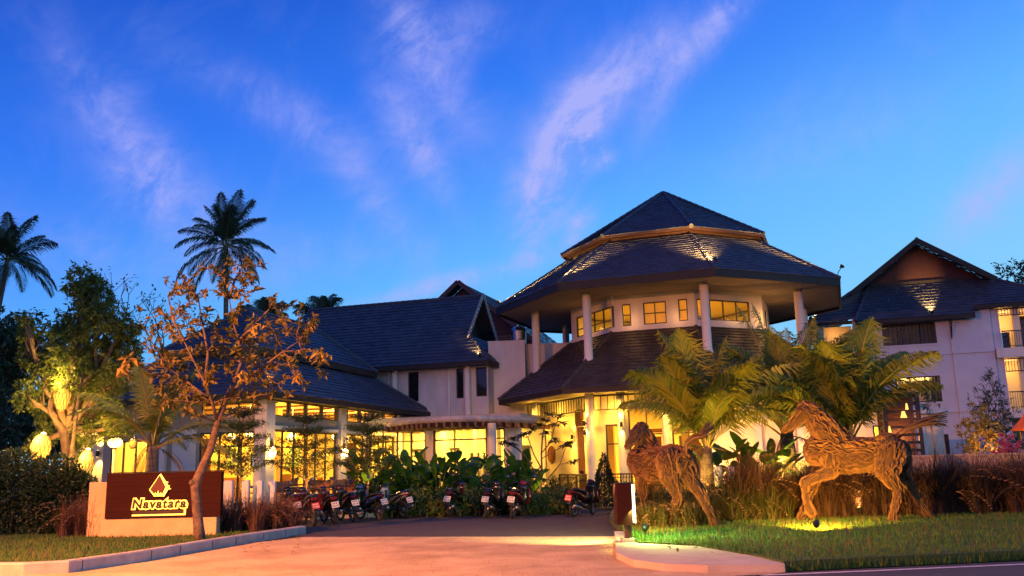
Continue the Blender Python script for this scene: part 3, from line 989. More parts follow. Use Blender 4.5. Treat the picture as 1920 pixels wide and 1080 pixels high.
# right-hand wall: clerestory band above, glass below
panes = []
for g0, g1, n in ((1.36, 6.85, 4), (7.84, 13.3, 4)):
    w = (g1 - g0) / n
    panes += [(g0 + i * w + .05, g0 + (i + 1) * w - .05) for i in range(n)]
lowr = [(1.42, 6.82), (7.84, 13.2)]
def rwall(b):
    wall_holes(b, YW, LU_ - .9, .35, 4.36, [(p0, p1, 3.74, 4.33) for p0, p1 in panes] + [(a_, c_, .42, 3.2) for a_, c_ in lowr], XW - .16, .16, axis='y')
part('side_wall', M_GREY, rest, rwall)
for p0, p1 in panes:
    window(rest, p0, p1, 3.74, 4.33, XW - .12, 1, 1, axis='y', fr=.045, name='clerestory_window')
for a_, c_ in lowr:
    window(rest, a_, c_, .42, 3.2, XW - .13, 6, 1, axis='y', fr=.06, zbar=[2.55])
for y0, y1 in ((.78, 1.34), (6.9, 7.42), (13.4, 13.8)):
    part('pilaster', M_WHITE, rest, lambda b: b.box(XW - .02, XW + .16, y0, y1, .3, 4.3))
part('pilaster', M_WHITE, rest, lambda b: b.box(XW - .34, XW + .156, .72, .775, .3, 4.3))
for y0, y1 in ((1.35, 6.89), (7.43, 13.39)):
    part('lintel_band', M_WHITE, rest, lambda b: b.box(XW + .004, XW + .06, y0, y1, 3.24, 3.36))
# front wall
fh = [(-3.72, -1.2, .45, 3.15), (-7.75, -6.05, .35, 2.95)]
part('front_wall', M_GREY, rest, lambda b: wall_holes(b, -LW_ + .9, XW - .17, .35, 4.36, fh + [(-3.7, -1.3, 3.8, 4.25)], YW, .16))
window(rest, -3.72, -1.2, .45, 3.15, YW + .03, 3, 1, fr=.07, zbar=[2.6])
window(rest, -3.7, -1.3, 3.8, 4.25, YW + .03, 3, 1, fr=.05, name='clerestory_window')
window(rest, -7.75, -6.05, .35, 2.95, YW + .03, 3, 1, fr=.06)
part('front_pilaster', M_WHITE, rest, lambda b: b.box(-5.5, -5.15, YW - .15, YW - .003, .3, 4.3))
part('front_pilaster', M_WHITE, rest, lambda b: b.box(-4.9, -3.85, YW - .05, YW - .002, .3, 3.3))
part('annex_wall', M_CREAM, rest, lambda b: b.box(-9.7, -LW_ + .88, YW + .3, YW + .46, .3, 3.6))
def rinner(b):
    b.box(-LW_ + 1.1, -1.1, 1.1, LU_ - 1.1, .30, .36)
    b.m = 1
    b.box(-LW_ + 1.12, -1.12, 1.12, LU_ - 1.12, 4.335, 4.355)
    b.box(-LW_ + 1.0, -LW_ + 1.08, 1.1, LU_ - 1.1, .36, 4.335)
    b.box(-LW_ + 1.1, -1.1, LU_ - 1.08, LU_ - 1.0, .36, 4.335)
    b.m = 2
    b.box(-6.4, -6.3, 4.2, 8.2, .37, 4.33); b.box(-5.2, -3.6, 9.4, 9.5, .37, 4.33); b.box(-3.3, -2.9, 5.2, 5.6, .37, 4.33)
    b.m = 3
    b.box(-4.6, -3.2, 6.4, 7.0, .37, 1.5); b.box(-6.28, -5.6, 4.6, 6.9, .37, 1.4); b.box(-3.2, -1.6, 2.2, 2.9, 1.05, 1.11)
    b.box(-5.4, -4.4, 2.6, 2.7, .37, 3.0); b.box(-2.4, -2.35, 10, 11.8, .37, 2.9)
    for i in range(7):
        x, y = (-2.4 - (i % 2) * 1.7, 1.9 + i * 1.9)
        b.box(x - .5, x + .5, y - .4, y + .4, 1.02, 1.08); b.box(x - .06, x + .06, y - .06, y + .06, .37, 1.02)
        for sx in (-.75, .62):
            b.box(x + sx, x + sx + .1, y - .2, y + .2, .8, 1.3); b.box(x + sx, x + sx + .3, y - .2, y + .2, .75, .8)
    for i in range(6):
        b.box(-7.8, -1.2, 2.2 + i * 2.3, 2.30 + i * 2.3, 4.26, 4.33)
    b.m = 4
    b.box(-6.29, -6.26, 5.0, 5.9, 2.0, 2.8); b.box(-6.29, -6.26, 6.6, 7.6, 1.9, 2.9); b.box(-4.9, -4.0, 9.37, 9.395, 1.8, 2.7)
part('interior', [M_FLOOR, M_INT, M_INT2, M_WOOD, mat('picture_green', (0.16, 0.32, 0.18), (0.5, 0.55, 0.3), rough=0.6, scale=5)], rest, rinner)
def pendants(b):
    for x, y in ((-3, 3.2), (-4.6, 4.4), (-2.4, 5.6), (-4.2, 8.6), (-2.2, 9.2), (-3, 12)):
        b.tube([(x, y, 4.33), (x, y, 3.3)], .008, 5); b.lathe([(.03, 0), (.14, -.1), (.16, -.22), (.1, -.3)], 12, (x, y, 3.3))
part('pendant_lamp', lampmat('pendant_glow', (1.0, .75, .3), 5), rest, pendants)
for x, y, e in ((-2.6, 3.0, 150), (-4.9, 4.6, 170), (-2.4, 6.6, 160), (-5.0, 8.3, 190), (-2.6, 10.2, 170), (-3.2, 13.2, 190), (-7.0, 3.0, 120), (-6.9, 9, 150)):
    lamp('AREA', RW @ V((x, y, 4.08)), e, WARM, RW @ V((x, y, 0)), sx=.5, sy=.5)
for x, y in ((-2.2, 2.6), (-2.2, 5.2), (-2.2, 8.4), (-2.2, 11), (-2.6, 13.4)):
    lamp('AREA', RW @ V((x, y, 3.6)), 46, (1, .45, .05), RW @ V((x - .4, y, 5)), sx=1.6, sy=1.6)  # upward panels added to brighten the ceiling behind the clerestory
lamp('POINT', RW @ V((-2.0, 9.1, 3.95)), 40, (1, .7, .25), size=.12)
# yellow glow on the annex wall comes from two sconces
for x, lab in ((-8.5, 'black up-and-down lamp on the low yellow wall nearest the globe lamp'), (-9.3, 'black up-and-down lamp on the low yellow wall right behind the lantern tree trunk')):
    q = RW @ V((x, YW + .3, 2.5)); wall_lamp(q, RW.to_3x3() @ V((0, -1, 0)), lab, 60, 'lamps on the low yellow wall')

# television inside the corner window
tv = empty('television', RW @ V((-1.55, 1.75, 2.05)), 'small bright television screen inside the restaurant corner window', 'television', RA + R(62))
part('casing', M_METAL, tv, lambda b: b.bbox(-.42, .42, 0, .06, -.26, .26, .012))
def tvscreen():
    m = bpy.data.materials.new('tv_picture'); m.use_nodes = True
    nt = m.node_tree; bs = nt.nodes['Principled BSDF']
    t = nt.nodes.new('ShaderNodeTexCoord'); n = nt.nodes.new('ShaderNodeTexVoronoi'); n.inputs['Scale'].default_value = 6
    nt.links.new(t.outputs['Object'], n.inputs['Vector'])
    r = nt.nodes.new('ShaderNodeValToRGB'); r.color_ramp.elements[0].color = (.02, .12, .4, 1); r.color_ramp.elements[1].color = (.55, .9, 1, 1)
    nt.links.new(n.outputs['Color'], r.inputs[0]); nt.links.new(r.outputs[0], bs.inputs['Emission Color']); bs.inputs['Emission Strength'].default_value = 1.6
    return m
part('screen', tvscreen(), tv, lambda b: b.poly([(-.38, -.004, -.22), (.38, -.004, -.22), (.38, -.004, .22), (-.38, -.004, .22)]))

# sconces on the restaurant pilasters
for y, lab in ((1.06, 'glowing white sconce on the corner pilaster of the restaurant'), (7.16, 'glowing white sconce on the second pilaster of the restaurant')):
    p = RW @ V((XW + .16, y, 2.35)); o_ = RW.to_3x3() @ V((1, -.3, 0)).normalized()
    t = empty('wall_sconce', p, lab, 'wall lamp', group='sconces on the restaurant pilasters')
    part('bracket', M_METAL, t, lambda b: (b.bbox(-.09, .09, -.09, .09, .16, .42, .01), b.bar((0, 0, .2), -o_ * .1, .05)))
    part('globe', lampmat('sconce_glow', (1.0, .72, .28), 14), t, lambda b: b.ball(tuple(o_ * .09), (.15, .15, .19), 14, 10), True)
    lamp('POINT', p + o_ * .32, 30, WARM, size=.15)
# roof spotlight at the corner
roof_spot(RW @ V((-.1, .15, 4.58)), RW @ V((-2.6, 2.6, 6.9)), 'spotlight on the front corner of the restaurant roof', 55, 60, arm=(0, 0, .24))
roof_spot(RW @ V((-7.6, .1, 4.58)), RW @ V((-6.4, 2.6, 6.9)), 'spotlight on the far left eave of the restaurant roof behind the orange tree', 40, 60, arm=(0, 0, .24))

# ================================================================ TWO-STOREY WING with Dutch gable
WO = V((-1.34, 46.3, 0)); WA = R(-18)
wing = empty('guest_wing', WO, 'two-storey white guest wing with steep dark tiled roof and open gable end', 'building', WA)
WWm = Matrix.Translation(WO) @ Matrix.Rotation(WA, 4, 'Z')
def wroof(b):
    G_ = -1.6
    tiles(b, (-13, 0, 7.05), (0, 0, 7.05), (G_ + .1, 1.35, 8.62), (-13, 1.35, 8.62))
    tiles(b, (-13, 1.35, 8.62), (G_, 1.35, 8.62), (G_, 3.75, 11.25), (-13, 3.75, 11.25))
    tiles(b, (G_, 6.2, 8.62), (-13, 6.2, 8.62), (-13, 3.75, 11.25), (G_, 3.75, 11.25))
    tiles(b, (0, 7.5, 7.05), (-13, 7.5, 7.05), (-13, 6.2, 8.62), (G_ + .1, 6.2, 8.62))
    tiles(b, (0, 0, 7.05), (0, 7.5, 7.05), (G_ + .1, 6.2, 8.62), (G_ + .1, 1.35, 8.62))
wr = part('roof', M_TILE, wing, wroof)
caps([((-13, 3.75, 11.25), (-1.6, 3.75, 11.25)), ((0, 0, 7.05), (-1.5, 1.35, 8.62)), ((0, 7.5, 7.05), (-1.5, 6.2, 8.62))], M_TILE, wr)
M_BARGE = mat('barge_board', (0.30, 0.29, 0.30), (0.18, 0.17, 0.18), rough=0.6, scale=6)
def barge(b):
    for y in (1.2, 6.35):
        p, q = V((-1.56, y, 8.5)), V((-1.56, 3.75, 11.32))
        b.bar(p, q, .06, .24)
        for i in range(12):      # toothed tile ends
            c = p.lerp(q, (i + .5) / 12)
            b.box(c.x + .03, c.x + .075, c.y - .07, c.y + .07, c.z - .04, c.z + .10)
part('barge_board', M_BARGE, wing, barge)
part('gable_wall', M_FASCIA, wing, lambda b: b.poly([(-2.3, 1.45, 8.6), (-2.3, 6.1, 8.6), (-2.3, 3.75, 11.1)]))
part('fascia', M_FASCIA, wing, lambda b: b.box(-13, 0, 0, .08, 6.82, 7.04))
part('fascia', M_FASCIA, wing, lambda b: b.box(-.08, 0, .08, 7.5, 6.82, 7.04))
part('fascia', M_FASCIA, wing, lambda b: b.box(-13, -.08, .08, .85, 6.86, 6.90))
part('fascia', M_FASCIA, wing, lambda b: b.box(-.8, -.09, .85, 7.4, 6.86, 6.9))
wh = [(-4.94, -4.31, 5.15, 6.75), (-2.12, -1.70, 5.2, 6.8), (-.99, -.38, 5.25, 6.8)]
part('wall', M_STAIN, wing, lambda b: (wall_holes(b, -13, -.3, 0, 6.88, wh, .8, .2), b.box(-.5, -.3, 1.0, 7, 0, 6.88)))
for w in wh:
    f = window(wing, *w, .86, 1, 1, fr=.05, pane=M_DGLASS)
part('wing_column', M_WHITE, wing, lambda b: b.lathe([(.17, 2.5), (.16, 6.85)], 16, (-5.65, .62, 0)))
part('wing_column', M_WHITE, wing, lambda b: b.lathe([(.17, 2.5), (.16, 6.85)], 16, (-1.42, .62, 0)))
part('wing_column', M_WHITE, wing, lambda b: b.box(-6.1, -6.0, .7, .798, 2, 6.85))
part('wing_column', M_WHITE, wing, lambda b: b.box(-2.55, -2.45, .7, .798, 2, 6.85))
roof_spot(WWm @ V((-.5, .12, 7.14)), WWm @ V((-1.9, 1.7, 9.1)), 'spotlight at the lower right corner of the guest wing roof', 45, 60, arm=(0, 0, .2))

# rear gable house
RH = V((-3.4, 60, 0))
rear = empty('rear_house', RH, 'house far behind with a plain red-brown gable above the guest wing roof', 'building', WA)
part('gable_wall', M_GABLE, rear, lambda b: (b.box(-5, 5, .0, .2, 0, 9.6), b.poly([(-5, .1, 9.6), (5, .1, 9.6), (0, .1, 13.6)])))
def rroof(b):
    tiles(b, (-6.2, -.9, 8.9), (-6.2, 10, 8.9), (0, 10, 14.0), (0, -.9, 14.0), .4, .5); tiles(b, (6.2, 10, 8.9), (6.2, -.9, 8.9), (0, -.9, 14.0), (0, 10, 14.0), .4, .5)
part('roof', M_TILE2, rear, rroof)
part('barge_board', M_RED, rear, lambda b: b.bar((-6.2, -.88, 8.8), (0, -.88, 13.95), .06, .3))
part('barge_board', M_RED, rear, lambda b: b.bar((6.2, -.88, 8.8), (0, -.88, 13.95), .06, .3))

# white flat-roofed block with the water tank
blk = empty('service_block', V((-.37, 47.9, 0)), 'plain white flat-roofed block between the guest wing and the lobby', 'building', R(-5))
part('wall', M_WHITE, blk, lambda b: (b.box(-1.0, .98, 0, 5.5, 0, 8.2), b.box(.98, 4.5, .6, 5.5, 0, 8.05)))
part('coping', M_WHITE, blk, lambda b: b.box(-1.04, 1.0, -.04, .2, 8.2, 8.27))
part('coping', M_WHITE, blk, lambda b: b.box(1.0, 4.5, .56, .8, 8.05, 8.12))
part('drain_pipe', M_WHITE, blk, lambda b: b.tube([(1.1, .5, 0), (1.1, .5, 7.6)], .05, 10))
tank = empty('water_tank', blk.location + V((.66, 1.4, 8.2)), 'ribbed stainless water tank on the flat white roof', 'water tank')
prof = [(.42, 0)]
for i in range(7):
    prof += [(.42, .05 + i * .11), (.45, .09 + i * .11), (.42, .13 + i * .11)]
prof += [(.40, .9), (.22, 1.02), (.12, 1.04)]
part('barrel', M_STEEL, tank, lambda b: b.lathe(prof, 24), True)
part('lid', M_STEEL, tank, lambda b: b.lathe([(.14, 1.04), (.14, 1.08), (.05, 1.1)], 16))
rl = empty('roof_railing', blk.location + V((0, 0, 8.27)), 'low metal roof railing beside the stainless water tank', 'railing', R(-5))
part('rail', M_METAL, rl, lambda b: (b.bar((-.6, .3, .3), (.5, .3, .3), .03), b.bar((-.6, .3, .16), (.5, .3, .16), .02)))
part('post', M_METAL, rl, lambda b: [b.bar((-.6 + i * .275, .3, -.05), (-.6 + i * .275, .3, .3), .025) for i in range(5)])

# ================================================================ GLAZED LINK and pergola
LKO = V((-7.0, 42.6, 0))
LM = Matrix.Translation(LKO) @ Matrix.Rotation(WA, 4, 'Z')
link = empty('glazed_link', LKO, 'low glass-walled corridor glowing yellow between restaurant and lobby', 'building', WA)
lh = [(.05, 2.98, .3, 3.45), (3.36, 6.0, .3, 3.4), (6.3, 6.85, .3, 3.3)]
part('wall', M_WHITE, link, lambda b: (wall_holes(b, -.3, 7.6, 0, 3.75, lh, 0, .18), b.box(7.0, 7.18, .18, 1.2, 0, 3.75)))
part('flat_roof', M_CONC, link, lambda b: b.box(-.3, 7.6, -.1, 5, 3.75, 3.95))
window(link, *lh[0], .05, 4, 1, fr=.07, zbar=[2.85])
window(link, *lh[1], .05, 1, 1, fr=.08, zbar=[2.85])
window(link, *lh[2], .05, 1, 1, fr=.07, zbar=[2.85])
def linner(b):
    b.box(-.2, 7.4, .2, 4.6, .05, .12)
    b.m = 1
    b.box(-.2, 7.4, 4.5, 4.6, .12, 3.72); b.box(-.2, 7.4, .2, 4.5, 3.70, 3.73); b.box(3.05, 3.2, .2, 2.5, .12, 3.7)
    b.m = 2
    b.box(3.5, 4.35, 4.40, 4.49, .12, 2.3); b.box(.6, 1.2, 4.42, 4.49, 1.6, 2.4)
    b.m = 3
    for i in range(5):
        b.box(4.5 + i * .3, 4.66 + i * .3, 2.2, 2.3, .12, 3.6)
    b.box(.6, 1.6, 3.2, 3.9, .12, 1.2)
    b.m = 0
    for x in (.9, 2.0, 4.0, 5.2):
        b.box(x, x + .9, 1.6, 2.2, .78, .84); b.box(x + .4, x + .5, 1.85, 1.95, .12, .78); b.box(x - .28, x - .2, 1.7, 2.1, .5, 1.1)
    b.m = 2
    for i in range(4):
        b.box(.2 + i * .8, .26 + i * .8, 4.42, 4.49, .12, 3.7)
    b.box(.3, 2.9, 4.40, 4.49, 2.5, 2.58); b.box(5.8, 6.6, 4.42, 4.49, 1.4, 2.6)
    b.m = 4
    for x in (.9, 2.2, 3.9, 5.2):
        b.lathe([(.09, 3.685), (.09, 3.698)], 14, (x, .8, 0))
part('interior', [M_FLOOR, M_INT, M_FRAME, mat('curtain_white', (0.75, 0.72, 0.62), (0.6, 0.56, 0.46), rough=0.9, scale=5), lampmat('pendant_glow', (1.0, .75, .3), 5)], link, linner)
for x, y, e in ((1.2, 1.4, 105), (2.3, 3.0, 125), (4.0, 1.6, 110), (5.3, 3.0, 125), (1.0, 3.4, 80)):
    lamp('AREA', LM @ V((x, y, 3.66)), e, (1, .58, .09), LM @ V((x, y, 0)), sx=.6, sy=.6)

perg = empty('pergola', V((-1.0, 38.2, 0)), 'curved white pergola beam with dark timber rafters and one round column', 'pergola')
arc = [at(735, 795, 42.0), at(770, 788, 39.9), at(800, 786, 38.9), at(850, 785, 38.4), at(900, 786, 38.5), at(950, 790, 39.3), at(1005, 800, 41.3)]
arc = [V((p.x, p.y, 3.62)) for p in arc]
po = perg.location
part('beam', M_CONC, perg, lambda b: b.tube([p - po for p in arc], [(.10, .15)] * len(arc), 4))
def rafters(b):
    n = 22
    for i in range(n):
        t = i / (n - 1) * (len(arc) - 1)
        k = min(int(t), len(arc) - 2)
        p = arc[k].lerp(arc[k + 1], t - k) - po
        q = p + GY * (3.2 if i < 16 else 2.2)
        b.bar(p - GY * .6 + V((0, 0, -.22)), q + V((0, 0, -.22)), .11, .22)
part('rafter', M_RED, perg, rafters)
part('column', M_WHITE, perg, lambda b: b.lathe([(.22, 0), (.19, .1), (.18, 3.4), (.2, 3.42)], 20), True)

# ================================================================ HOTEL BLOCK on the right
HO = V((24.62, 46.9, 0))
hot = empty('hotel_block', HO, 'three-storey lavender-lit white hotel block with steep gable roof on the right', 'building', WA)
HM = Matrix.Translation(HO) @ Matrix.Rotation(WA, 4, 'Z')
def hroof(b):
    GX = -2.25
    tiles(b, (-5.9, 14, 10.85), (-5.9, 1.3, 10.85), (GX, 1.3, 13.6), (GX, 14, 13.6))
    tiles(b, (1.3, 1.3, 11.1), (1.3, 14, 11.1), (GX, 14, 13.6), (GX, 1.3, 13.6))
    tiles(b, (-6.0, 0, 9.0), (0, 0, 9.0), (.1, 2.2, 11.26), (-5.0, 2.2, 11.26))
    tiles(b, (0.004, .5, 9.51), (5, .5, 9.51), (1.15, 2.2, 11.25), (.104, 2.2, 11.25))
    tiles(b, (5, .5, 9.51), (5, 14, 9.51), (1.15, 14, 11.25), (1.15, 2.2, 11.25))
    tiles(b, (-8.6, 14, 9.2), (-8.6, 1.2, 9.2), (-5.9, 1.4, 10.86), (-5.9, 14, 10.86))
    tiles(b, (-8.6, 1.2, 9.2), (-5.9, .9, 9.25), (-5.2, 2.2, 11.1), (-5.9, 1.4, 10.86))
hr = part('roof', M_TILE, hot, hroof)
caps([((-2.25, 1.3, 13.6), (-2.25, 14, 13.6)), ((5, .5, 9.5), (1.15, 2.2, 11.24)), ((-6, 0, 9.0), (-5.0, 2.2, 11.2)), ((-8.6, 1.2, 9.2), (-5.9, 1.4, 10.9))], M_TILE, hr)
part('gable_wall', mat('gable_dark', (0.055, 0.013, 0.009), (0.035, 0.009, 0.006), rough=.7, scale=2, stretch=(4, 1, 1)), hot, lambda b: (b.poly([(-5.6, 2.26, 10.95), (1.0, 2.26, 11.2), (-2.25, 2.26, 13.45)]),))
part('barge_board', M_FASCIA, hot, lambda b: b.bar((-6.0, 1.28, 10.75), (-2.25, 1.28, 13.52), .05, .28))
part('barge_board', M_FASCIA, hot, lambda b: b.bar((1.5, 1.28, 10.95), (-2.25, 1.28, 13.52), .05, .28))
part('barge_board', M_FASCIA, hot, lambda b: b.box(-5.0, .5, 2.1, 2.25, 11.2, 11.36))
part('fascia', M_FASCIA, hot, lambda b: b.box(-6.0, 0, 0, .07, 8.78, 8.99))
part('fascia', M_FASCIA, hot, lambda b: b.box(-8.6, -6.0, 1.0, 1.08, 9.0, 9.19))
part('fascia', M_FASCIA, hot, lambda b: b.box(0.02, 5, .46, .54, 9.28, 9.50))
part('fascia', M_FASCIA, hot, lambda b: b.box(-.05, .02, .07, .6, 8.8, 9.3))
part('fascia', M_FASCIA, hot, lambda b: b.box(-8.6, -8.52, 1.1, 13, 9.0, 9.19))
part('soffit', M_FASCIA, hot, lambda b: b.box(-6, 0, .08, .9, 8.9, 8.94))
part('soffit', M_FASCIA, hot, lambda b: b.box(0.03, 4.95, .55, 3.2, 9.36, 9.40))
hh = [(-4.6, -1.87, 7.62, 8.82), (-4.2, -1.94, 4.46, 5.86), (-3.45, -1.86, 1.5, 2.72)]
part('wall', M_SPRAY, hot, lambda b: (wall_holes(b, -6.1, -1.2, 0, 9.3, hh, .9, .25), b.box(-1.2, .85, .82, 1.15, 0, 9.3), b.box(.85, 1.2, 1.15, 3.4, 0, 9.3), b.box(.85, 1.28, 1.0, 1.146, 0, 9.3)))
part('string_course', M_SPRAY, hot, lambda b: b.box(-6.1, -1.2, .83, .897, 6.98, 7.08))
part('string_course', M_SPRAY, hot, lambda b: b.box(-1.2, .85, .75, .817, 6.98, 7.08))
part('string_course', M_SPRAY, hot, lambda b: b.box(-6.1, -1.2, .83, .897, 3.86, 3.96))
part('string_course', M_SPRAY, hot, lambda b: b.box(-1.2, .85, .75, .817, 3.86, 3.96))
for w, n, cur in zip(hh, (3, 3, 2), (M_CURTG, M_CURT, M_CURTG)):
    window(hot, *w, .98, n, 1, fr=.07, sill=M_SPRAY)
    def cb(b, w=w):
        m = 40
        for i in range(m):
            x0, x1 = w[0] + (w[1] - w[0]) * i / m, w[0] + (w[1] - w[0]) * (i + 1) / m
            y0, y1 = 1.3 + .04 * math.sin(i * 2.2), 1.3 + .04 * math.sin((i + 1) * 2.2)
            if w[2] > 4 and w[2] < 5 and .76 < i / m:
                b.m = 1
            b.poly([(x0, y0, w[2] - .1), (x1, y1, w[2] - .1), (x1, y1, w[3] + .1), (x0, y0, w[3] + .1)])
    part('curtain', [cur, M_CURTG], hot, cb)
lamp('AREA', HM @ V((-3.2, 1.24, 5.9)), 14, (1, .62, .2), HM @ V((-3.2, 1.28, 0)), sx=1.8, sy=.06)
def hrear(b):
    b.box(-6.0, 1, 3.3, 3.4, 0, 9.2)
    b.box(1.3, 8, 3.4, 3.6, 0, 9.4)
part('rear_wall', M_INT, hot, hrear)
part('balcony_slab', M_WHITE, hot, lambda b: b.box(.9, 8, .6, 3.4, 6.62, 7.12))
part('balcony_slab', M_WHITE, hot, lambda b: b.box(.9, 8, .6, 3.4, 3.45, 3.9))
part('balcony_slab', M_WHITE, hot, lambda b: b.box(1.3, 4.9, 1.6, 3.3, 9.30, 9.34))
def hrail(b):
    for z in (7.12, 3.9):
        b.bar((1.25, .7, z + .9), (8, .7, z + .9), .05)
        b.bar((1.25, .7, z + .1), (8, .7, z + .1), .03)
        for i in range(60):
            b.bar((1.3 + i * .11, .7, z), (1.3 + i * .11, .7, z + .9), .018)
part('balcony_railing', M_METAL, hot, hrail)
def hfrz(b):
    for z0, z1 in ((8.9, 9.25), (5.9, 6.55)):
        b.bar((1.3, .9, z0), (8, .9, z0), .05); b.bar((1.3, .9, z1), (8, .9, z1), .05)
        for i in range(48):
            b.bar((1.3 + i * .14, .9, z0), (1.3 + i * .14, .9, z1), .025)
part('slatted_frieze', M_FRAME, hot, hfrz)
part('balcony_column', M_CREAM, hot, lambda b: b.box(1.95, 2.25, .95, 1.25, 7.12, 9.4))
part('balcony_column', M_CREAM, hot, lambda b: b.box(1.95, 2.25, .95, 1.25, 3.9, 6.6))
def hdoors(b):
    b.box(2.4, 4.6, 3.3, 3.395, 7.12, 9.1); b.box(2.4, 4.6, 3.3, 3.395, 3.9, 6.1); b.box(1.5, 1.85, 1.9, 2.6, 7.2, 8.1)
part('balcony_door', M_DGLASS, hot, hdoors)
for z in (9.1, 6.5):
    lamp('POINT', HM @ V((1.7, 2.5, z - .35)), 22, AMBER, size=.12)
    lamp('POINT', HM @ V((3.5, 2.2, z - .35)), 22, AMBER, size=.12)
# left balcony bay
part('side_bay', M_CREAM, hot, lambda b: (b.box(-8.3, -6.1, 2.6, 2.8, 0, 9.1), b.box(-7.95, -7.65, 1.3, 1.6, 0, 9.0), b.box(-8.3, -6.1, 1.2, 2.6, 6.3, 6.6)))
part('side_brace', M_FRAME, hot, lambda b: b.bar((-8.5, 1.3, 8.9), (-7.0, 1.3, 7.4), .08))
part('side_brace', M_FRAME, hot, lambda b: b.bar((-8.0, 1.25, 7.5), (-6.1, 1.25, 7.5), .05))
part('side_brace', M_FRAME, hot, lambda b: b.bar((-8.0, 1.25, 7.0), (-6.1, 1.25, 7.0), .04))
lamp('POINT', HM @ V((-7.1, 1.9, 8.6)), 12, AMBER, size=.1)
part('wall_bracket', M_FRAME, hot, lambda b: (b.bar((-1.15, .80, 8.85), (-1.15, .80, 7.8), .05), b.bar((-1.15, .80, 7.85), (-1.15, .1, 8.7), .05)))
roof_spot(HM @ V((-2.1, -.02, 9.06)), HM @ V((-2.1, 1.3, 10.25)), 'spotlight throwing a bright cone up the front of the hotel block roof', 100, 50, arm=(0, -.1, .12), col=(1, .55, .15))
roof_spot(HM @ V((-8.3, 1.1, 9.3)), HM @ V((-6.0, 2.3, 11.3)), 'spotlight at the left corner of the hotel block roof beside the lobby', 50, 60, arm=(0, 0, .22))
roof_spot(HM @ V((-8.55, 4.6, 9.3)), HM @ V((-5.9, 4.6, 11.4)), 'spotlight on the side eave of the hotel block roof', 20, 60, arm=(0, 0, .3))
# low lit wall that joins lobby and hotel block
ew = empty('garden_house', at(1475, 880, 38.5) * 1.0, 'low cream house wall lit warm behind the palms and horses', 'building', WA)
ew.location.z = 0
part('wall', M_CREAM, ew, lambda b: wall_holes(b, -3.4, 6.2, 0, 3.3, [(3.55, 4.25, 1.9, 2.9)], 0, .2))
part('flat_roof', M_WHITE, ew, lambda b: b.box(-3.6, 6.4, -.25, 5, 3.3, 3.5))
part('pilaster', M_WHITE, ew, lambda b: b.box(.55, .85, -.12, -.003, 0, 3.25))
part('pilaster', M_WHITE, ew, lambda b: b.box(-1.2, -.9, -.12, -.003, 0, 3.25))
part('pilaster', M_WHITE, ew, lambda b: b.box(5.0, 5.5, -.12, -.003, 0, 3.25))
window(ew, 3.55, 4.25, 1.9, 2.9, .04, 2, 1, fr=.06)
part('interior', M_INT, ew, lambda b: (b.box(2.5, 5.5, 2.2, 2.3, 0, 3.28), b.box(2.4, 2.5, .2, 2.3, 0, 3.28)))
EWM = Matrix.Translation(ew.location) @ Matrix.Rotation(WA, 4, 'Z')
lamp('POINT', EWM @ V((3.9, 1.3, 3.0)), 60, WARM, size=.1)
for x in (-2.2, 1.6):
    lamp('SPOT', EWM @ V((x, -1.3, .3)), 330, AMBER, EWM @ V((x, 0, 2.3)), size=.08, angle=110, blend=1)

# ================================================================ STREET LAMP (behind the viewer, its orange light falls over the drive)
SL = V((-15.5, 5.0, 0))
sl = empty('street_lamp', SL, 'tall orange street lamp at the roadside lighting the drive and sign', 'street lamp')
part('post', M_STEEL, sl, lambda b: b.tube([(0, 0, 0), (0, 0, 5), (0, 0, 8.6), (0.1, .5, 9.2), (.2, 1.6, 9.5)], [.11, .09, .07, .06, .05], 12), True)
part('lamp_head', M_METAL, sl, lambda b: b.tube([(.2, 1.5, 9.5), (.22, 1.9, 9.55), (.26, 2.5, 9.5)], [.06, .16, .08], 12, flat=.5))
part('lens', lampmat('sodium_glow', (1.0, .42, .12), 20), sl, lambda b: b.box(.14, .34, 1.75, 2.3, 9.43, 9.455))
STREET = lamp('SPOT', SL + V((.24, 2.05, 9.38)), 19500, (1.0, 0.29, 0.05), (-5.5, 17.5, 0), size=.16, angle=88, blend=1.0)

# ================================================================ PLANTS
def limb(b, p0, p1, r0, r1, rng, wob=.12, n=5, sides=7):
    p0, p1 = V(p0), V(p1)
    L = (p1 - p0).length
    pts = [p0]
    for i in range(1, n):
        t = i / n
        pts.append(p0.lerp(p1, t) + V((rng.uniform(-1, 1), rng.uniform(-1, 1), rng.uniform(-.5, .5))) * (wob * L * .35))
    pts.append(p1)
    b.tube(pts, [r0 + (r1 - r0) * (i / n) for i in range(n + 1)], sides)
    return pts

def rdir(rng):
    while True:
        v = V((rng.uniform(-1, 1), rng.uniform(-1, 1), rng.uniform(-1, 1)))
        if .01 < v.length < 1:
            return v.normalized()

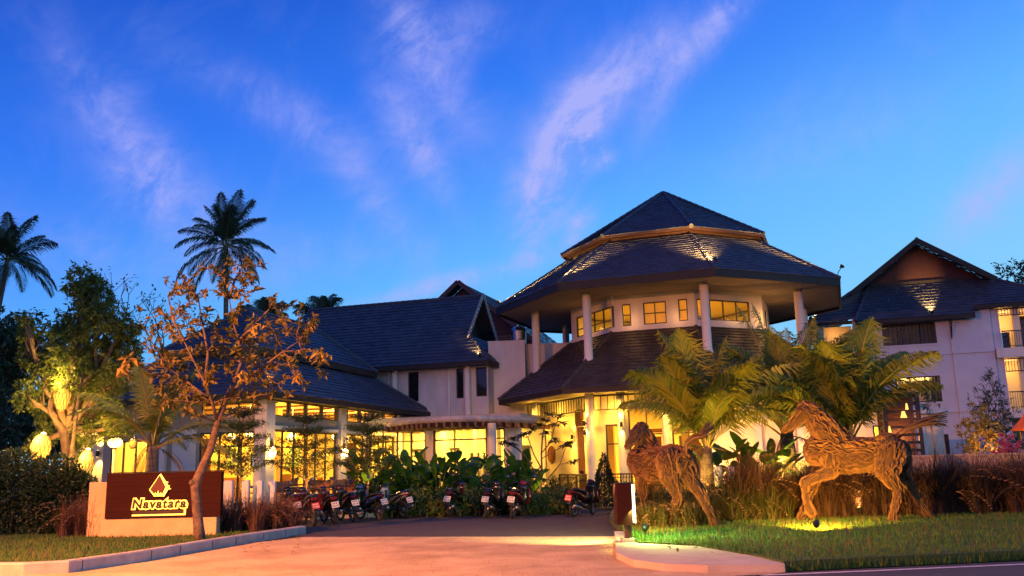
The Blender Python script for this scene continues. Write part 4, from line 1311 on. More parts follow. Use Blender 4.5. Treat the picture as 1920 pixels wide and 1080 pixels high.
def blob_tree(name, base, label, cat, fork, blobs, n, lsz, leafm, barkm, seed, r=.16, group=None, droop=.3, aspect=.38, trunk=None):
    """trunk, limbs to each foliage clump, twigs, and small leaves through the clumps; all points relative to base"""
    rng = random.Random(seed)
    t = empty(name, base, label, cat, group=group)
    b = MB()
    fork = V(fork)
    if trunk:
        b.tube(trunk, [r * (1 - .5 * i / (len(trunk) - 1)) for i in range(len(trunk))], 9)
    else:
        limb(b, (0, 0, -.05), fork, r, r * .7, rng, .06, 4, 9)
    vol = sum(q[1] ** 2.2 for q in blobs)
    c = MB()
    for (ctr, rad) in blobs:
        ctr = V(ctr)
        pts = limb(b, fork - V((0, 0, .1)), ctr, r * .5, r * .12, rng, .18, 5, 6)
        tips = []
        for k in range(9):
            q = ctr + rdir(rng) * rad * rng.uniform(.5, 1.05)
            limb(b, pts[rng.choice((3, 4, 5))], q, r * .12, .006, rng, .3, 3, 4)
            tips.append(q)
        # leaf sprays, uneven so that gaps stay open
        m = int(n * rad ** 2.2 / vol)
        sprays = [ctr + rdir(rng) * rad * (rng.random() ** .45) for _ in range(max(6, m // 16))] + tips * 2
        for _ in range(m):
            s_ = rng.choice(sprays)
            p = s_ + rdir(rng) * rng.random() * rad * .22
            d = (rdir(rng) + (p - ctr).normalized() * .6 + V((0, 0, -droop))).normalized()
            L = lsz * rng.uniform(.6, 1.25)
            c.leaf(p, d, rdir(rng) + V((0, 0, .6)), L, L * aspect)
    b.build('trunk', barkm, t, True)
    c.build('crown', leafm, t)
    return t

def frond(L, el0, el1, npair, ll, seed, hang=.5, dead=False):
    """coconut leaf along local +x"""
    rng = random.Random(seed)
    b = MB()
    N = 14
    pts, p = [], V((0, 0, 0))
    for i in range(N + 1):
        t = i / N
        pts.append(p.copy())
        a = R(el0 + (el1 - el0) * t ** 1.2)
        p = p + V((math.cos(a), 0.03 * math.sin(t * 5 + seed), math.sin(a))) * (L / N)
    b.tube(pts, [.035 * (1 - .85 * i / N) + .004 for i in range(N + 1)], 5)
    b.m = 1
    for k in range(npair):
        t = .14 + .86 * k / (npair - 1)
        f = t * N
        i = min(int(f), N - 1)
        q = pts[i].lerp(pts[i + 1], f - i)
        d = (pts[i + 1] - pts[i]).normalized()
        up = V((-d.z, 0, d.x))
        ln = ll * (math.sin(math.pi * min(1, (t * .93 + .1))) ** .6 + .12) * rng.uniform(.85, 1.1)
        for s_ in (-1, 1):
            side = V((0, s_, 0))
            dr = (side * 1.0 + d * (.85 + .9 * t) + up * rng.uniform(.0, .35)).normalized()
            mid = q + dr * ln * .5
            tip = mid + (dr * .55 + V((0, 0, -1)) * hang * rng.uniform(.5, 1.2)).normalized() * ln * .5
            w = up * .006 + d * (.030 if ll > 1.1 else .021 if ll > .5 else .018)
            b.add([q - w * .5, q + w * .5, mid + w, mid - w, tip], [(0, 1, 2, 3), (3, 2, 4)])
    return b

L_DEAD = leafmat('frond_dead', (0.16, 0.085, 0.03), (0.08, 0.045, 0.02), t=.15, rough=.9)
_fr = {}
def frond_mesh(key, m, stemm):
    if key not in _fr:
        L, e0, e1, npr, ll, sd, hg = key[:7]
        b = frond(L, e0, e1, npr, ll, sd, hg)
        me = bpy.data.meshes.new('frond')
        me.from_pydata(b.v, [], b.f)
        me.materials.append(stemm); me.materials.append(m)
        me.polygons.foreach_set('material_index', b.mi)
        _fr[key] = me
    return _fr[key]

M_RACH = mat('frond_stalk', (0.20, 0.17, 0.05), (0.12, 0.12, 0.035), rough=0.5, scale=4)
def palm(name, base, label, trunk, r, n, L, leafm, seed, group=None, npair=55, ll=.7, els=None, hang=.5, azs=None):
    """trunk: polyline relative to base; the fronds are separate parts round its top"""
    rng = random.Random(seed)
    t = empty(name, base, label, 'palm tree', group=group)
    b = MB()
    m = len(trunk)
    b.tube(trunk, [r * (1.25 - .5 * i / (m - 1)) for i in range(m)], 12)
    top = V(trunk[-1])
    b.build('trunk', M_PTRUNK, t, True)
    els = els or ((78, 30), (62, -5), (45, -30), (25, -55), (5, -70))
    for k in range(n):
        e0, e1 = els[(k * len(els)) // n]
        dead = leafm is L_PALM and k >= n - 3
        if dead: e0, e1 = -12, -86
        key = (L, e0, e1, npair, ll, k % 3, hang, leafm.name, dead)
        o = bpy.data.objects.new('frond', frond_mesh(key, L_DEAD if dead else leafm, M_RACH))
        if dead: o['label'] = 'withered brown frond'
        COL.objects.link(o)
        o.parent = t
        az = k * 2.39996 + rng.uniform(-.3, .3) if azs is None else R(azs[k % len(azs)])
        o.location = top + V((math.cos(az), math.sin(az), 0)) * r * .5 + V((0, 0, rng.uniform(-.1, .1)))
        o.rotation_euler = (rng.uniform(-.25, .25), rng.uniform(-.12, .12), az)
        s_ = rng.uniform(.82, 1.1) * (.55 if dead else 1)
        o.scale = (s_, s_, s_)
    return t

# far coconut palms
def far_palm(px, py, Y, label, L, n, seed, lean=0.0):
    top = at(px, py, Y)
    base = V((top.x + lean, Y, 0))
    h = top.z
    return palm('coconut_palm', base, label, [(0, 0, 0), (-lean * .2, 0, h * .35), (-lean * .6, 0, h * .7), (-lean, 0, h)], .2, int(n * 1.35), L * 1.08, L_PALMD, seed, 'coconut palms beyond the resort', 74, 1.2,
                ((80, 45), (62, 10), (42, -25), (18, -50), (-12, -75), (-35, -85)), .8)
far_palm(424, 462, 66, 'tall coconut palm behind the restaurant roof and orange-leaved tree', 3.9, 24, 3, .5)
far_palm(14, 488, 64, 'tall coconut palm at the far left edge against the sky', 3.5, 22, 5, -1.2)
far_palm(604, 600, 75, 'coconut palm crown just peeping over the guest wing roof', 2.4, 16, 8)
far_palm(492, 600, 78, 'coconut palm crown low behind the restaurant roof', 2.2, 14, 12)

# bare tree far behind
def bare_tree(base, h, seed, label):
    rng = random.Random(seed)
    t = empty('bare_tree', base, label, 'tree')
    b = MB(); c = MB()
    def rec(p, d, L, r, dep):
        q = p + d * L
        limb(b, p, q, r, r * .7, rng, .12, 3, 5)
        if dep == 0:
            for _ in range(3):
                c.leaf(q + rdir(rng) * .3, rdir(rng), (0, 0, 1), .3, .14)
            return
        for _ in range(rng.choice((2, 3, 3))):
            d2 = (d + rdir(rng) * .75 + V((0, 0, .12))).normalized()
            rec(q, d2, L * rng.uniform(.62, .85), r * .62, dep - 1)
    rec(V((0, 0, 0)), V((0, 0, 1)), h * .34, .22, 5)
    b.build('trunk', M_BARK, t, True); c.build('crown', L_DARK, t)
q = at(282, 560, 58)
bare_tree(V((q.x, 58, 0)), 13.0, 11, 'nearly bare fine-branched tree far behind the bushy green tree')

# dark trees that close the view at both sides
for px, py, Y, sc_, lab, sd in ((20, 700, 50, 1.0, 'dark bushy tree at the far left edge behind the hedge', 21), (-60, 690, 46, 1.1, 'dark bushy tree just outside the left edge', 22), (110, 760, 55, .85, 'dark low tree behind the tree with lanterns', 23),
                                (1990, 540, 66, 1.3, 'dark tree behind the hotel block at the right edge', 24)):
    q = at(px, py, Y)
    rr = 2.4 * sc_
    rg = random.Random(sd)
    bl = [((rg.uniform(-2.8, 2.8) * sc_, rg.uniform(-1, 1), q.z + rg.uniform(-3.2, 1.4)), rr * rg.uniform(.5, .9)) for _ in range(7)]
    blob_tree('shade_tree', V((q.x, Y, 0)), lab, 'tree', (0, 0, q.z * .45), bl, 9000, .36, L_DARK, M_BARK, sd, .25, 'dark trees closing the view')

# bushy tree with the woven lanterns
TB = V((-14.1, 28.2, .1))
def rel(px, py, Y, base):
    return at(px, py, Y) - base
bl = [(150, 525, .55), (170, 560, .7), (150, 590, .6), (195, 600, .75), (225, 640, .65), (120, 630, .55), (140, 660, .8), (190, 670, .8), (95, 690, .7), (60, 625, .38), (45, 600, .25), (65, 665, .5), (150, 720, .8), (215, 705, .7), (100, 740, .6), (180, 545, .45), (240, 610, .4), (80, 770, .45), (200, 760, .5), (250, 670, .4), (50, 740, .45), (95, 810, .4), (170, 800, .5), (225, 800, .45), (150, 830, .4), (70, 830, .35)]
bl = [(rel(px, py, 28.2 + (i * 37 % 10 - 5) * .12, TB), rr) for i, (px, py, rr) in enumerate(bl)]
blob_tree('bushy_tree', TB, 'bushy green tree on a forked trunk hung with glowing woven lanterns', 'tree', rel(128, 800, 28.2, TB), bl, 24000, .17, L_OLIVE, M_BARK, 31, .26, None, .5, .34,
          [rel(128, 915, 28.2, TB), rel(132, 860, 28.2, TB), rel(125, 815, 28.2, TB), rel(112, 780, 28.2, TB), rel(110, 740, 28.2, TB)])
# slim pale second stem beside it
q0 = at(133, 868, 27.6)
t = empty('slim_tree', V((q0.x, 27.6, .1)), 'slim pale leaning stem with thin foliage beside the lantern tree', 'tree')
b = MB(); c = MB(); rg = random.Random(4)
pp = [at(x, y, 27.6) - t.location for x, y in ((126, 930), (132, 868), (141, 800), (148, 740), (160, 680))]
b.tube(pp, [.07, .065, .055, .045, .02], 8)
for k in range(10):
    e = pp[-1] + V((rg.uniform(-.9, .9), rg.uniform(-.5, .5), rg.uniform(-.7, .8)))
    limb(b, pp[3].lerp(pp[4], rg.random()), e, .02, .005, rg, .2, 3, 4)
    for _ in range(60):
        c.leaf(e + rdir(rg) * rg.random() * .35, rdir(rg) + V((0, 0, -.4)), rdir(rg), .15, .055)
b.build('trunk', M_BARKP, t, True); c.build('crown', L_OLIVE, t)

UPL = 'uplights under the garden trees'
def uplight(p, target, lab, e, col=WARM, ang=60, group=UPL):
    p = V(p)
    t = empty('ground_spotlight', p, lab, 'spotlight', group=group)
    d = (V(target) - p).normalized()
    h = V((0, 0, .16))
    part('spike', M_METAL, t, lambda b: b.tube([(0, 0, -.05), h], .015, 6))
    part('lamp_head', M_METAL, t, lambda b: b.tube([h - d * .09, h - d * .05, h + d * .06], [.04, .065, .075], 12))
    part('lens', G_LAMP, t, lambda b: b.tube([h + d * .062, h + d * .068], .065, 12))
    lamp('SPOT', p + h + d * .1, e, col, target, size=.06, angle=ang, blend=.9)

# woven pod lanterns in the tree
M_POD = mat('pod_wicker', (0.55, 0.36, 0.10), (0.35, 0.2, 0.05), rough=.8, emit=(1.0, .58, .07), estr=.85)
def pod(px, py, Y, h, w, lab, tilt=0.0, hang=1.2, e=26):
    p = at(px, py, Y)
    t = empty('woven_lantern', p, lab, 'lantern', group='woven lanterns hung in the tree')
    t.rotation_euler = (0, tilt, 0)
    prof = [(w * .12, h * .5), (w * .28, h * .42), (w * .42, h * .25), (w * .5, h * .02), (w * .45, -h * .2), (w * .3, -h * .4), (w * .16, -h * .5)]
    part('shade', M_POD, t, lambda b: b.lathe(list(reversed(prof)), 18), True)
    def weave(b):
        for k in range(14):
            for s_ in (-1, 1):
                pts = []
                for i in range(9):
                    f = i / 8
                    j = min(int(f * 6), 5); g_ = f * 6 - j
                    rr = prof[j][0] + (prof[j + 1][0] - prof[j][0]) * g_ + .008
                    zz = prof[j][1] + (prof[j + 1][1] - prof[j][1]) * g_
                    a = k * 2 * math.pi / 14 + s_ * f * 1.3
                    pts.append((rr * math.cos(a), rr * math.sin(a), zz))
                b.tube(pts, .007, 4, cap=False)
    part('weave', M_WOOD, t, weave)
    part('cord', M_METAL, t, lambda b: b.tube([(0, 0, h * .5), (0, 0, h * .5 + hang)], .008, 5))
    part('bulb', lampmat('bulb_glow', (1.0, .75, .3), 16), t, lambda b: b.ball((0, 0, h * .47), .075, 10, 8), True)
    lamp('POINT', p + V((0, -.45, h * .45)), e * 4.2, (1, .55, .1), size=.12)
pod(117, 742, 27.7, .95, .50, 'topmost woven lantern of the lantern tree hung high in its fork')
pod(76, 840, 27.3, .85, .58, 'widest woven lantern of the lantern tree above the hedge on the left', R(8))
pod(160, 872, 27.0, .92, .46, 'narrow woven lantern of the lantern tree hanging just left of the sign', R(6))
pod(176, 748, 28.8, .36, .26, 'small woven lantern half hidden in the leaves of the lantern tree', 0, .6, 16)
pod(197, 786, 29.4, .42, .34, 'small round lantern behind the palm fronds left of the globe lamp', 0, .8, 16)
pod(249, 832, 30.5, .34, .24, 'dim small lantern beside the young palm trunk behind the sign', 0, .9, 8)

uplight(TB + V((.6, -1.2, 0)), TB + V((0, 0, 5)), 'small spotlight added at the foot of the lantern tree', 130, AMBER, 95)  # this spotlight and the next are added to brighten the crown
uplight(TB + V((-.9, -1.0, 0)), TB + V((-.6, 0, 5.5)), 'small spotlight added under the left limb of the lantern tree', 120, AMBER, 95)

# globe lamp on a post
q = at(216, 830, 27.5)
gl = empty('globe_lamp', V((q.x, 27.5, .1)), 'white globe lamp on a thin pale post behind the sign', 'garden lamp')
part('globe', lampmat('globe_glow', (1.0, .66, .22), 5), gl, lambda b: b.ball((0, 0, q.z - .1), (.21, .21, .16), 18, 12), True)
part('post', M_CREAM, gl, lambda b: b.tube([(0, 0, 0), (-.02, 0, q.z - .25)], .035, 10), True)
part('collar', M_METAL, gl, lambda b: b.lathe([(.05, q.z - .30), (.07, q.z - .24)], 12))
lamp('POINT', q + V((0, -.4, 0)), 25, WARM, size=.15)

# orange-leaved almond tree in front of the sign
AB_ = V((gnd(375, 1013, .1).x, gnd(375, 1013, .1).y, .1))
AY = AB_.y
t = empty('almond_tree', AB_, 'crooked young tree with large orange-lit leaves in front of the sign', 'tree')
b = MB(); c = MB(); rg = random.Random(77)
A = lambda px, py, dy=0: at(px, py, AY + dy) - AB_
trunk = [V((0, 0, -.05)), A(372, 985), A(368, 940), A(366, 908), A(378, 880), A(394, 845), A(405, 805), A(412, 780), A(425, 745), A(440, 715)]
b.tube(trunk, [.15, .12, .11, .115, .10, .09, .082, .078, .065, .048], 11)
b.ball(tuple(A(361, 905, -.06)), (.09, .09, .08), 8, 6)
boughs = {'m': [A(440, 715), A(452, 680, .1), A(448, 640, .2), A(436, 600, .1), A(430, 560)], 'l': [A(408, 792), A(398, 755, -.3), A(385, 720, -.5), A(365, 680, -.6), A(345, 640, -.7)],
          'l2': [A(398, 755, -.3), A(375, 735, .1), A(350, 715, .3), A(315, 690, .4)], 'r': [A(425, 745), A(455, 715, -.3), A(490, 690, -.4), A(530, 660, -.5), (A(560, 640, -.5))],
          'r2': [A(448, 640, .2), A(475, 610, .4), A(505, 580, .5), A(540, 570, .6)], 'u': [A(430, 560), A(440, 525), A(455, 500)], 'l3': [A(345, 640, -.7), A(325, 600, -.6), A(315, 555, -.5)], 'l4': [A(385, 720, -.5), A(390, 660, -.2), A(380, 610, 0), A(372, 560, .1)]}
for k, v_ in boughs.items():
    b.tube(v_, [.044 - .031 * i / (len(v_) - 1) for i in range(len(v_))], 7)
tips = [(312, 525), (330, 545), (298, 585), (285, 620), (262, 585), (240, 672), (300, 655), (310, 690), (330, 720), (285, 700), (345, 590), (360, 560), (365, 520), (385, 545), (400, 505), (430, 490), (465, 485), (490, 500), (455, 530), (480, 545),
        (510, 560), (520, 590), (545, 570), (565, 575), (590, 595), (560, 610), (600, 655), (575, 640), (550, 680), (530, 710), (570, 720), (500, 720), (490, 660), (460, 640), (420, 640), (400, 660), (410, 600), (440, 590), (350, 660), (330, 630), (375, 690), (345, 745), (310, 750), (430, 690), (470, 600), (520, 640), (395, 715), (300, 730), (605, 700), (480, 760), (540, 740), (365, 620), (320, 610), (445, 555), (415, 550), (510, 690), (470, 700), (380, 650), (340, 690), (355, 715), (420, 530), (445, 580), (490, 630), (350, 540), (335, 575), (300, 610), (275, 640), (320, 665), (365, 665), (400, 690), (420, 670), (440, 655), (470, 675), (520, 670), (540, 620), (500, 600), (460, 560), (390, 585), (405, 625), (360, 735), (330, 765), (380, 745), (350, 770), (300, 760), (440, 745), (470, 735), (510, 740), (585, 605), (535, 600), (430, 620), (475, 520), (455, 515), (380, 500), (340, 520)]
allp = [p for v_ in boughs.values() for p in v_]
for i, (px, py) in enumerate(tips):
    e = A(px, py, rg.uniform(-.9, .9))
    s_ = min(allp, key=lambda p: (p - e).length + (0.6 if p.z > e.z else 0))
    tw = limb(b, s_, e, .02, .006, rg, .22, 5, 5)
    ax = (tw[-1] - tw[-3]).normalized()
    nl = rg.randint(12, 26)
    for k in range(nl):
        f = k / nl
        p = tw[1].lerp(tw[-1], f) + rdir(rg) * .05
        d = (ax * .7 + rdir(rg) * .9 + V((0, 0, -.25 + .25 * rg.random()))).normalized()
        L = rg.uniform(.10, .24) * (.8 + .4 * rg.random())
        c.leaf(p, d, rdir(rg) + V((0, -.3, .8)), L, L * rg.uniform(.38, .5), .35)
    for k in range(6):      # end rosette
        c.leaf(e + rdir(rg) * .02, ax * .5 + rdir(rg), rdir(rg) + V((0, 0, .6)), rg.uniform(.14, .26), .085, .35)
b.build('trunk', M_BARKP, t, True)
c.build('crown', L_RUST, t)
c = MB()
for px, py in ((480, 610), (600, 660), (560, 700), (240, 675), (232, 690), (455, 700), (610, 665)):
    e = A(px, py, -.95)
    for k in range(9):
        c.leaf(e + rdir(rg) * .08, rdir(rg) * .7 + V((0, 0, -.9)), rdir(rg), rg.uniform(.22, .34), .1, .4)
c.build('yellow_leaves', L_YEL, t)

# young palm behind the sign
q = at(283, 885, 26.5)
palm('young_palm', V((q.x, 26.5, .1)), 'young coconut palm with drooping fronds right behind the sign', [(0, 0, 0), (0, 0, .9), (.02, 0, 1.7), (.04, 0, 2.35)], .2, 17, 2.7, L_PALM, 41, None, 50, .6, ((86, 60), (66, 5), (48, -35), (28, -60), (5, -75)))

# layered trees in front of the restaurant
def layered_tree(px, py, Y, top_py, w, lab, seed, z0=.3, tiers=5):
    base = at(px, py, Y); base.z = z0
    top = at(px, top_py, Y).z - z0
    t = empty('layered_tree', base, lab, 'tree', group='layered trees before the restaurant')
    rg = random.Random(seed)
    b = MB(); c = MB()
    b.tube([(0, 0, -.05), (.03, 0, top * .3), (-.02, 0, top * .62), (.02, 0, top)], [.06, .05, .035, .01], 8)
    for k in range(tiers):
        f = k / (tiers - 1)
        z = top * (.42 + .55 * f)
        rad = w * (1.0 - .62 * f) * rg.uniform(.85, 1.1)
        nb = 8 - k // 2
        for j in range(nb):
            a = j * 2 * math.pi / nb + k * .7 + rg.uniform(-.2, .2)
            rr = rad * rg.uniform(.7, 1.15)
            e = V((math.cos(a) * rr, math.sin(a) * rr, z + rr * .26))
            pts = limb(b, (0, 0, z - rr * .22), e, .016, .004, rg, .1, 4, 4)
            for i in range(150):
                f2 = rg.random() ** .6
                p = V((0, 0, z - rr * .2)).lerp(e, f2) + V((rg.gauss(0, .15), rg.gauss(0, .15), rg.gauss(.02, .03)))
                c.leaf(p, V((math.cos(a), math.sin(a), .1)) + rdir(rg) * .9, V((0, 0, 1)) + rdir(rg) * .35, rg.uniform(.06, .13), .05)
    b.build('trunk', M_BARKP, t, True)
    c.build('crown', L_GREEN, t)
layered_tree(450, 935, 30.0, 770, 1.35, 'layered small-leaved tree before the restaurant corner, left of the white sconce', 51)
layered_tree(573, 935, 31.2, 783, 1.5, 'layered small-leaved tree among the terrace chairs, middle one of three', 52)
layered_tree(688, 935, 32.4, 780, 1.3, 'layered small-leaved tree beside the broad-leaved plants, right one of three', 53)
for px, Y, lab in ((450, 30.0, 'small spotlight at the foot of the layered tree by the restaurant corner'), (573, 31.2, 'small spotlight at the foot of the layered tree among the chairs'), (688, 32.4, 'small spotlight at the foot of the layered tree by the broad-leaved plants')):
    p = at(px, 930, Y); p.z = .35
    uplight(p + V((.25, -.35, 0)), p + V((0, 0, 2.6)), lab, 70, AMBER, 70)

# thin white frangipani, lit from below
FB = at(1004, 950, 33.0); FB.z = 0
t = empty('frangipani_tree', FB, 'slender white-stemmed tree with dark leaf rosettes, lit from below', 'tree')
b = MB(); c = MB(); rg = random.Random(19)
A = lambda px, py, dy=0: at(px, py, 33.0 + dy) - FB
b.tube([V((0, 0, 0)), A(1006, 930), A(1014, 905), A(1016, 880)], [.10, .085, .06, .05], 9)
stems = [([A(1016, 880), A(1015, 850), A(1017, 820), A(1022, 795)], .04), ([A(1014, 905), A(1000, 880), A(985, 855), A(965, 835)], .035), ([A(1010, 915), A(1030, 895), A(1050, 870), A(1060, 840)], .03),
         ([A(1016, 880), A(1000, 850), A(990, 820)], .03), ([A(1015, 850), A(1032, 830), A(1040, 800)], .025), ([A(985, 855), A(965, 838), A(945, 830)], .02), ([A(1016, 860), A(1040, 845), A(1068, 830)], .02)]
for p_, r_ in stems:
    b.tube(p_, [r_ * (1 - .5 * i / len(p_)) for i in range(len(p_))], 6)
for px, py in ((1022, 790), (1040, 798), (1050, 782), (945, 832), (962, 826), (985, 815), (998, 808), (1040, 828), (1068, 835), (1075, 868), (1060, 838), (1012, 800), (975, 820), (1030, 780), (1025, 815), (958, 836), (1055, 795)):
    e = A(px, py, rg.uniform(-.4, .4))
    s_ = min([q for p_, _ in stems for q in p_], key=lambda q: (q - e).length)
    limb(b, s_, e, .014, .006, rg, .1, 3, 5)
    for k in range(13):
        a = k * 2.4
        c.leaf(e, V((math.cos(a), math.sin(a), rg.uniform(-.3, .7))), V((0, 0, 1)), rg.uniform(.26, .40), .13, .3)
b.build('trunk', M_BARKP, t, True)
c.build('crown', L_DARK, t)
uplight(FB + V((.25, -.45, 0)), FB + V((.1, 0, 1.3)), 'small spotlight shining up the slender white tree', 70, WARM, 55)

# broad-leaved plants in front of the glazed link
def paddle_plant(base, h, nl, seed, wid=.26, bl_=.62, spread=.5):
    rg = random.Random(seed)
    b = MB()
    for k in range(nl):
        a = rg.uniform(0, 6.283)
        ro = rg.uniform(.1, spread)
        hh = h * rg.uniform(.15, 1.0)
        tip = V((math.cos(a) * ro, math.sin(a) * ro, hh))
        b.m = 0
        b.tube([(math.cos(a) * .06, math.sin(a) * .06, 0), (tip.x * .5, tip.y * .5, hh * .55), tip], [.018, .014, .008], 5)
        b.m = 1
        L, W_ = bl_ * rg.uniform(.75, 1.2), wid * rg.uniform(.75, 1.15)
        out = V((math.cos(a), math.sin(a), 0))
        el = rg.uniform(35, 85); curve = rg.uniform(30, 90)
        p = tip.copy(); N = 8
        side = V((-out.y, out.x, 0)); side = (side + V((0, 0, rg.uniform(-.5, .5)))).normalized()
        vs, fs = [], []
        for i in range(N + 1):
            f = i / N
            e_ = R(el - curve * f)
            d = out * math.cos(e_) + V((0, 0, math.sin(e_)))
            nn = side.cross(d).normalized()
            w = W_ * .5 * (math.sin(math.pi * (f * .9 + .06)) ** .75)
            if i == N: w = .002
            vs += [p - side * w + nn * w * .25, p.copy(), p + side * w + nn * w * .25]
            p = p + d * (L / N)
        for i in range(N):
            for j in (0, 1):
                fs.append((i * 3 + j, i * 3 + j + 1, i * 3 + j + 4, i * 3 + j + 3))
        b.add(vs, fs)
    return b
M_STALK = mat('plant_stalk', (0.06, 0.10, 0.03), (0.04, 0.07, 0.02), rough=0.5)
protos = []
for v_ in range(5):
    b = paddle_plant((0, 0, 0), 1.5, 26, 60 + v_, .32, .66, .6)
    o = b.build('broadleaf_plant', [M_STALK, L_BROAD], None, True)
    protos.append(o)
rg = random.Random(9)
spots = []
for i in range(22):
    px = 692 + i * 14.5
    if 912 < px < 936: px += 24
    Y = 33.0 + (i % 3) * .8 + rg.uniform(-.3, .3)
    spots.append((px, Y))
GB = 'broad-leaved plants before the glazed link'
for i, (px, Y) in enumerate(spots):
    o = protos[i % 5]
    if i >= 5:
        o = o.copy(); COL.objects.link(o)
    q = at(px, 940, Y)
    o.location = (q.x, Y, .25)
    o.rotation_euler = (0, 0, rg.uniform(0, 6.28))
    s_ = rg.uniform(.85, 1.15) * (1.0 if px < 940 else .9)
    o.scale = (s_, s_, s_)
    tag(o, 'tall dark green broad-leaved plant in the bed before the glazed link', 'plant', GB)
# larger plants behind the horses
GB2 = 'large-leaved plants in the bed between the two horses'
for i, (px, py, Y, h_) in enumerate(((1345, 905, 26.2, 1.15), (1385, 905, 26.6, 1.25), (1420, 905, 26.3, 1.2), (1452, 905, 26.8, 1.1))):
    b = paddle_plant((0, 0, 0), h_, 9, 90 + i, .38, .8, .5)
    o = b.build('broadleaf_plant', [M_STALK, L_BROAD], None, True)
    q = at(px, py, Y); o.location = (q.x, Y, .7)
    tag(o, 'low plant with very large paddle leaves in the bed between the two horses', 'plant', GB2)
# shrubs under the broad-leaved plants
rg = random.Random(14)
for i, (px, Y) in enumerate(((1000, 34.2), (1030, 34.0), (1052, 33.4), (975, 33.2), (1165, 35.4))):
    q = at(px, 940, Y)
    blob_tree('garden_shrub', V((q.x, Y, 0)), 'low dark leafy shrub in the bed near the slender white tree' if i < 4 else 'low leafy shrub behind the clipped cone bush', 'shrub', (0, 0, .3), [((rg.uniform(-.3, .3), 0, .55), .42), ((.2, .1, .9 if i % 2 else .6), .32)], 650, .13, L_GREEN, M_BARK, 200 + i, .03,
              'low shrubs by the slender white tree' if i < 4 else None)

rg = random.Random(33)
sh0 = blob_tree('garden_shrub', V((0, 0, 0)), 'low dark leafy shrub in the row behind the motorbikes', 'shrub', (0, 0, .2), [((-.3, 0, .4), .36), ((.25, .05, .5), .38), ((0, -.15, .3), .33)], 900, .15, L_GREEN, M_BARK, 230, .03, 'low shrubs in the row behind the motorbikes')
for i in range(11):
    o = sh0 if i == 0 else copy_tree(sh0)
    o.location = (-4.3 + i * .6 + rg.uniform(-.1, .1), 31.25 - i * .05 + rg.uniform(-.15, .1), .03)
    o.rotation_euler = (0, 0, rg.uniform(0, 6.28))
    o.scale = (1, 1, rg.uniform(.8, 1.25))

# clipped cone
q = at(1136, 955, 34.0); q.z = 0
t = empty('topiary_cone', q, 'clipped dark green cone bush before the lobby steps', 'shrub')
b = MB(); rg = random.Random(23)
for _ in range(4200):
    z = 1.95 * (1 - rg.random() ** .55)
    rr = .62 * (1 - z / 2.0) * (1 - .35 * rg.random() ** 2) + rg.gauss(0, .025)
    a = rg.uniform(0, 6.283)
    b.leaf((rr * math.cos(a), rr * math.sin(a), z + .05), V((math.cos(a), math.sin(a), .5)) + rdir(rg) * .8, rdir(rg), .09, .045)
b.build('crown', L_DARK, t)
part('trunk', M_BARK, t, lambda b: b.tube([(0, 0, 0), (0, 0, 1.6)], [.05, .01], 7))

# palms behind the horses
PG = 'coconut palms behind the driftwood horses'
p1 = at(1322, 850, 26.0); p2 = at(1478, 850, 27.4); p3 = at(1588, 850, 25.6)
ELS = ((88, 62), (80, 36), (70, 8), (57, -18), (42, -42))
palm('coconut_palm', V((p1.x, 26.0, .1)), 'short coconut palm with arching fronds behind the left horse', [(0, 0, 0), (0, 0, .8), (.03, 0, 1.5), (.05, 0, 1.95)], .2, 22, 3.45, L_PALM, 61, PG, 64, 1.15, ELS, .75)
palm('coconut_palm', V((p2.x, 27.4, .1)), 'short coconut palm with a dark thick trunk between the two horses', [(0, 0, 0), (0, 0, .9), (.0, 0, 1.7), (0, 0, 2.3)], .26, 21, 3.8, L_PALM, 62, PG, 62, 1.05, ELS, .9)
palm('coconut_palm', V((p3.x, 25.6, .1)), 'largest coconut palm with upright fronds above the right horse', [(0, 0, 0), (.03, 0, .8), (.03, 0, 1.5), (.0, 0, 1.9)], .24, 18, 3.35, L_PALM, 63, PG, 66, 1.15, ((89, 68), (80, 40), (70, 8), (58, -18), (42, -40)), .7)
for p_, lab in ((p1, 'spotlight at the foot of the palm behind the left horse'), (p2, 'spotlight at the foot of the palm between the horses'), (p3, 'spotlight at the foot of the palm behind the right horse')):
    q = V((p_.x - .5, p_.y - 1.1, .15))
    uplight(q, V((p_.x, p_.y, 3.8)), lab, 560, (1.0, .58, .09), 100, 'spotlights under the palms behind the horses')

# hedge on the left
def leaf_hedge(name, base, label, boxes, n, lsz, m, seed, cat='hedge'):
    rng = random.Random(seed)
    t = empty(name, base, label, cat)
    c = MB()
    tot = sum(b_[3] * b_[5] for b_ in boxes)
    for (x, y, z, sx, sy, sz) in boxes:
        for _ in range(int(n * sx * sz / tot)):
            d = rdir(rng); k = rng.random() ** .35
            p = V((x + d.x * sx * k, y + d.y * sy * k, z + d.z * sz * k))
            if p.z < .03: continue
            c.leaf(p, d + rdir(rng) * .8, rdir(rng) + V((0, 0, .5)), lsz * rng.uniform(.6, 1.3), lsz * .45)
    c.build('crown', m, t)
    for (x, y, z, sx, sy, sz) in boxes:
        for _ in range(4):
            b = MB()
            limb(b, (x + rng.uniform(-.3, .3) * sx, y, 0), (x + rng.uniform(-.6, .6) * sx, y + rng.uniform(-.5, .5) * sy, z + sz * .5), .03, .01, rng, .2, 4, 5)
            b.build('stem', M_BARK, t)
    return t
h0 = V((-13.6, 25.6, .1))
leaf_hedge('hedge', h0, 'tall dark green hedge at the left edge of the lawn', [(.6, 0, 1.0, .9, .9, 1.15), (-.6, .1, 1.15, 1.0, 1.0, 1.2), (-1.9, 0, 1.2, 1.0, 1.0, 1.25), (-3.2, .1, 1.25, 1.0, 1.0, 1.3), (1.0, .2, .8, .8, .8, .9)], 30000, .13, L_DARK, 71)

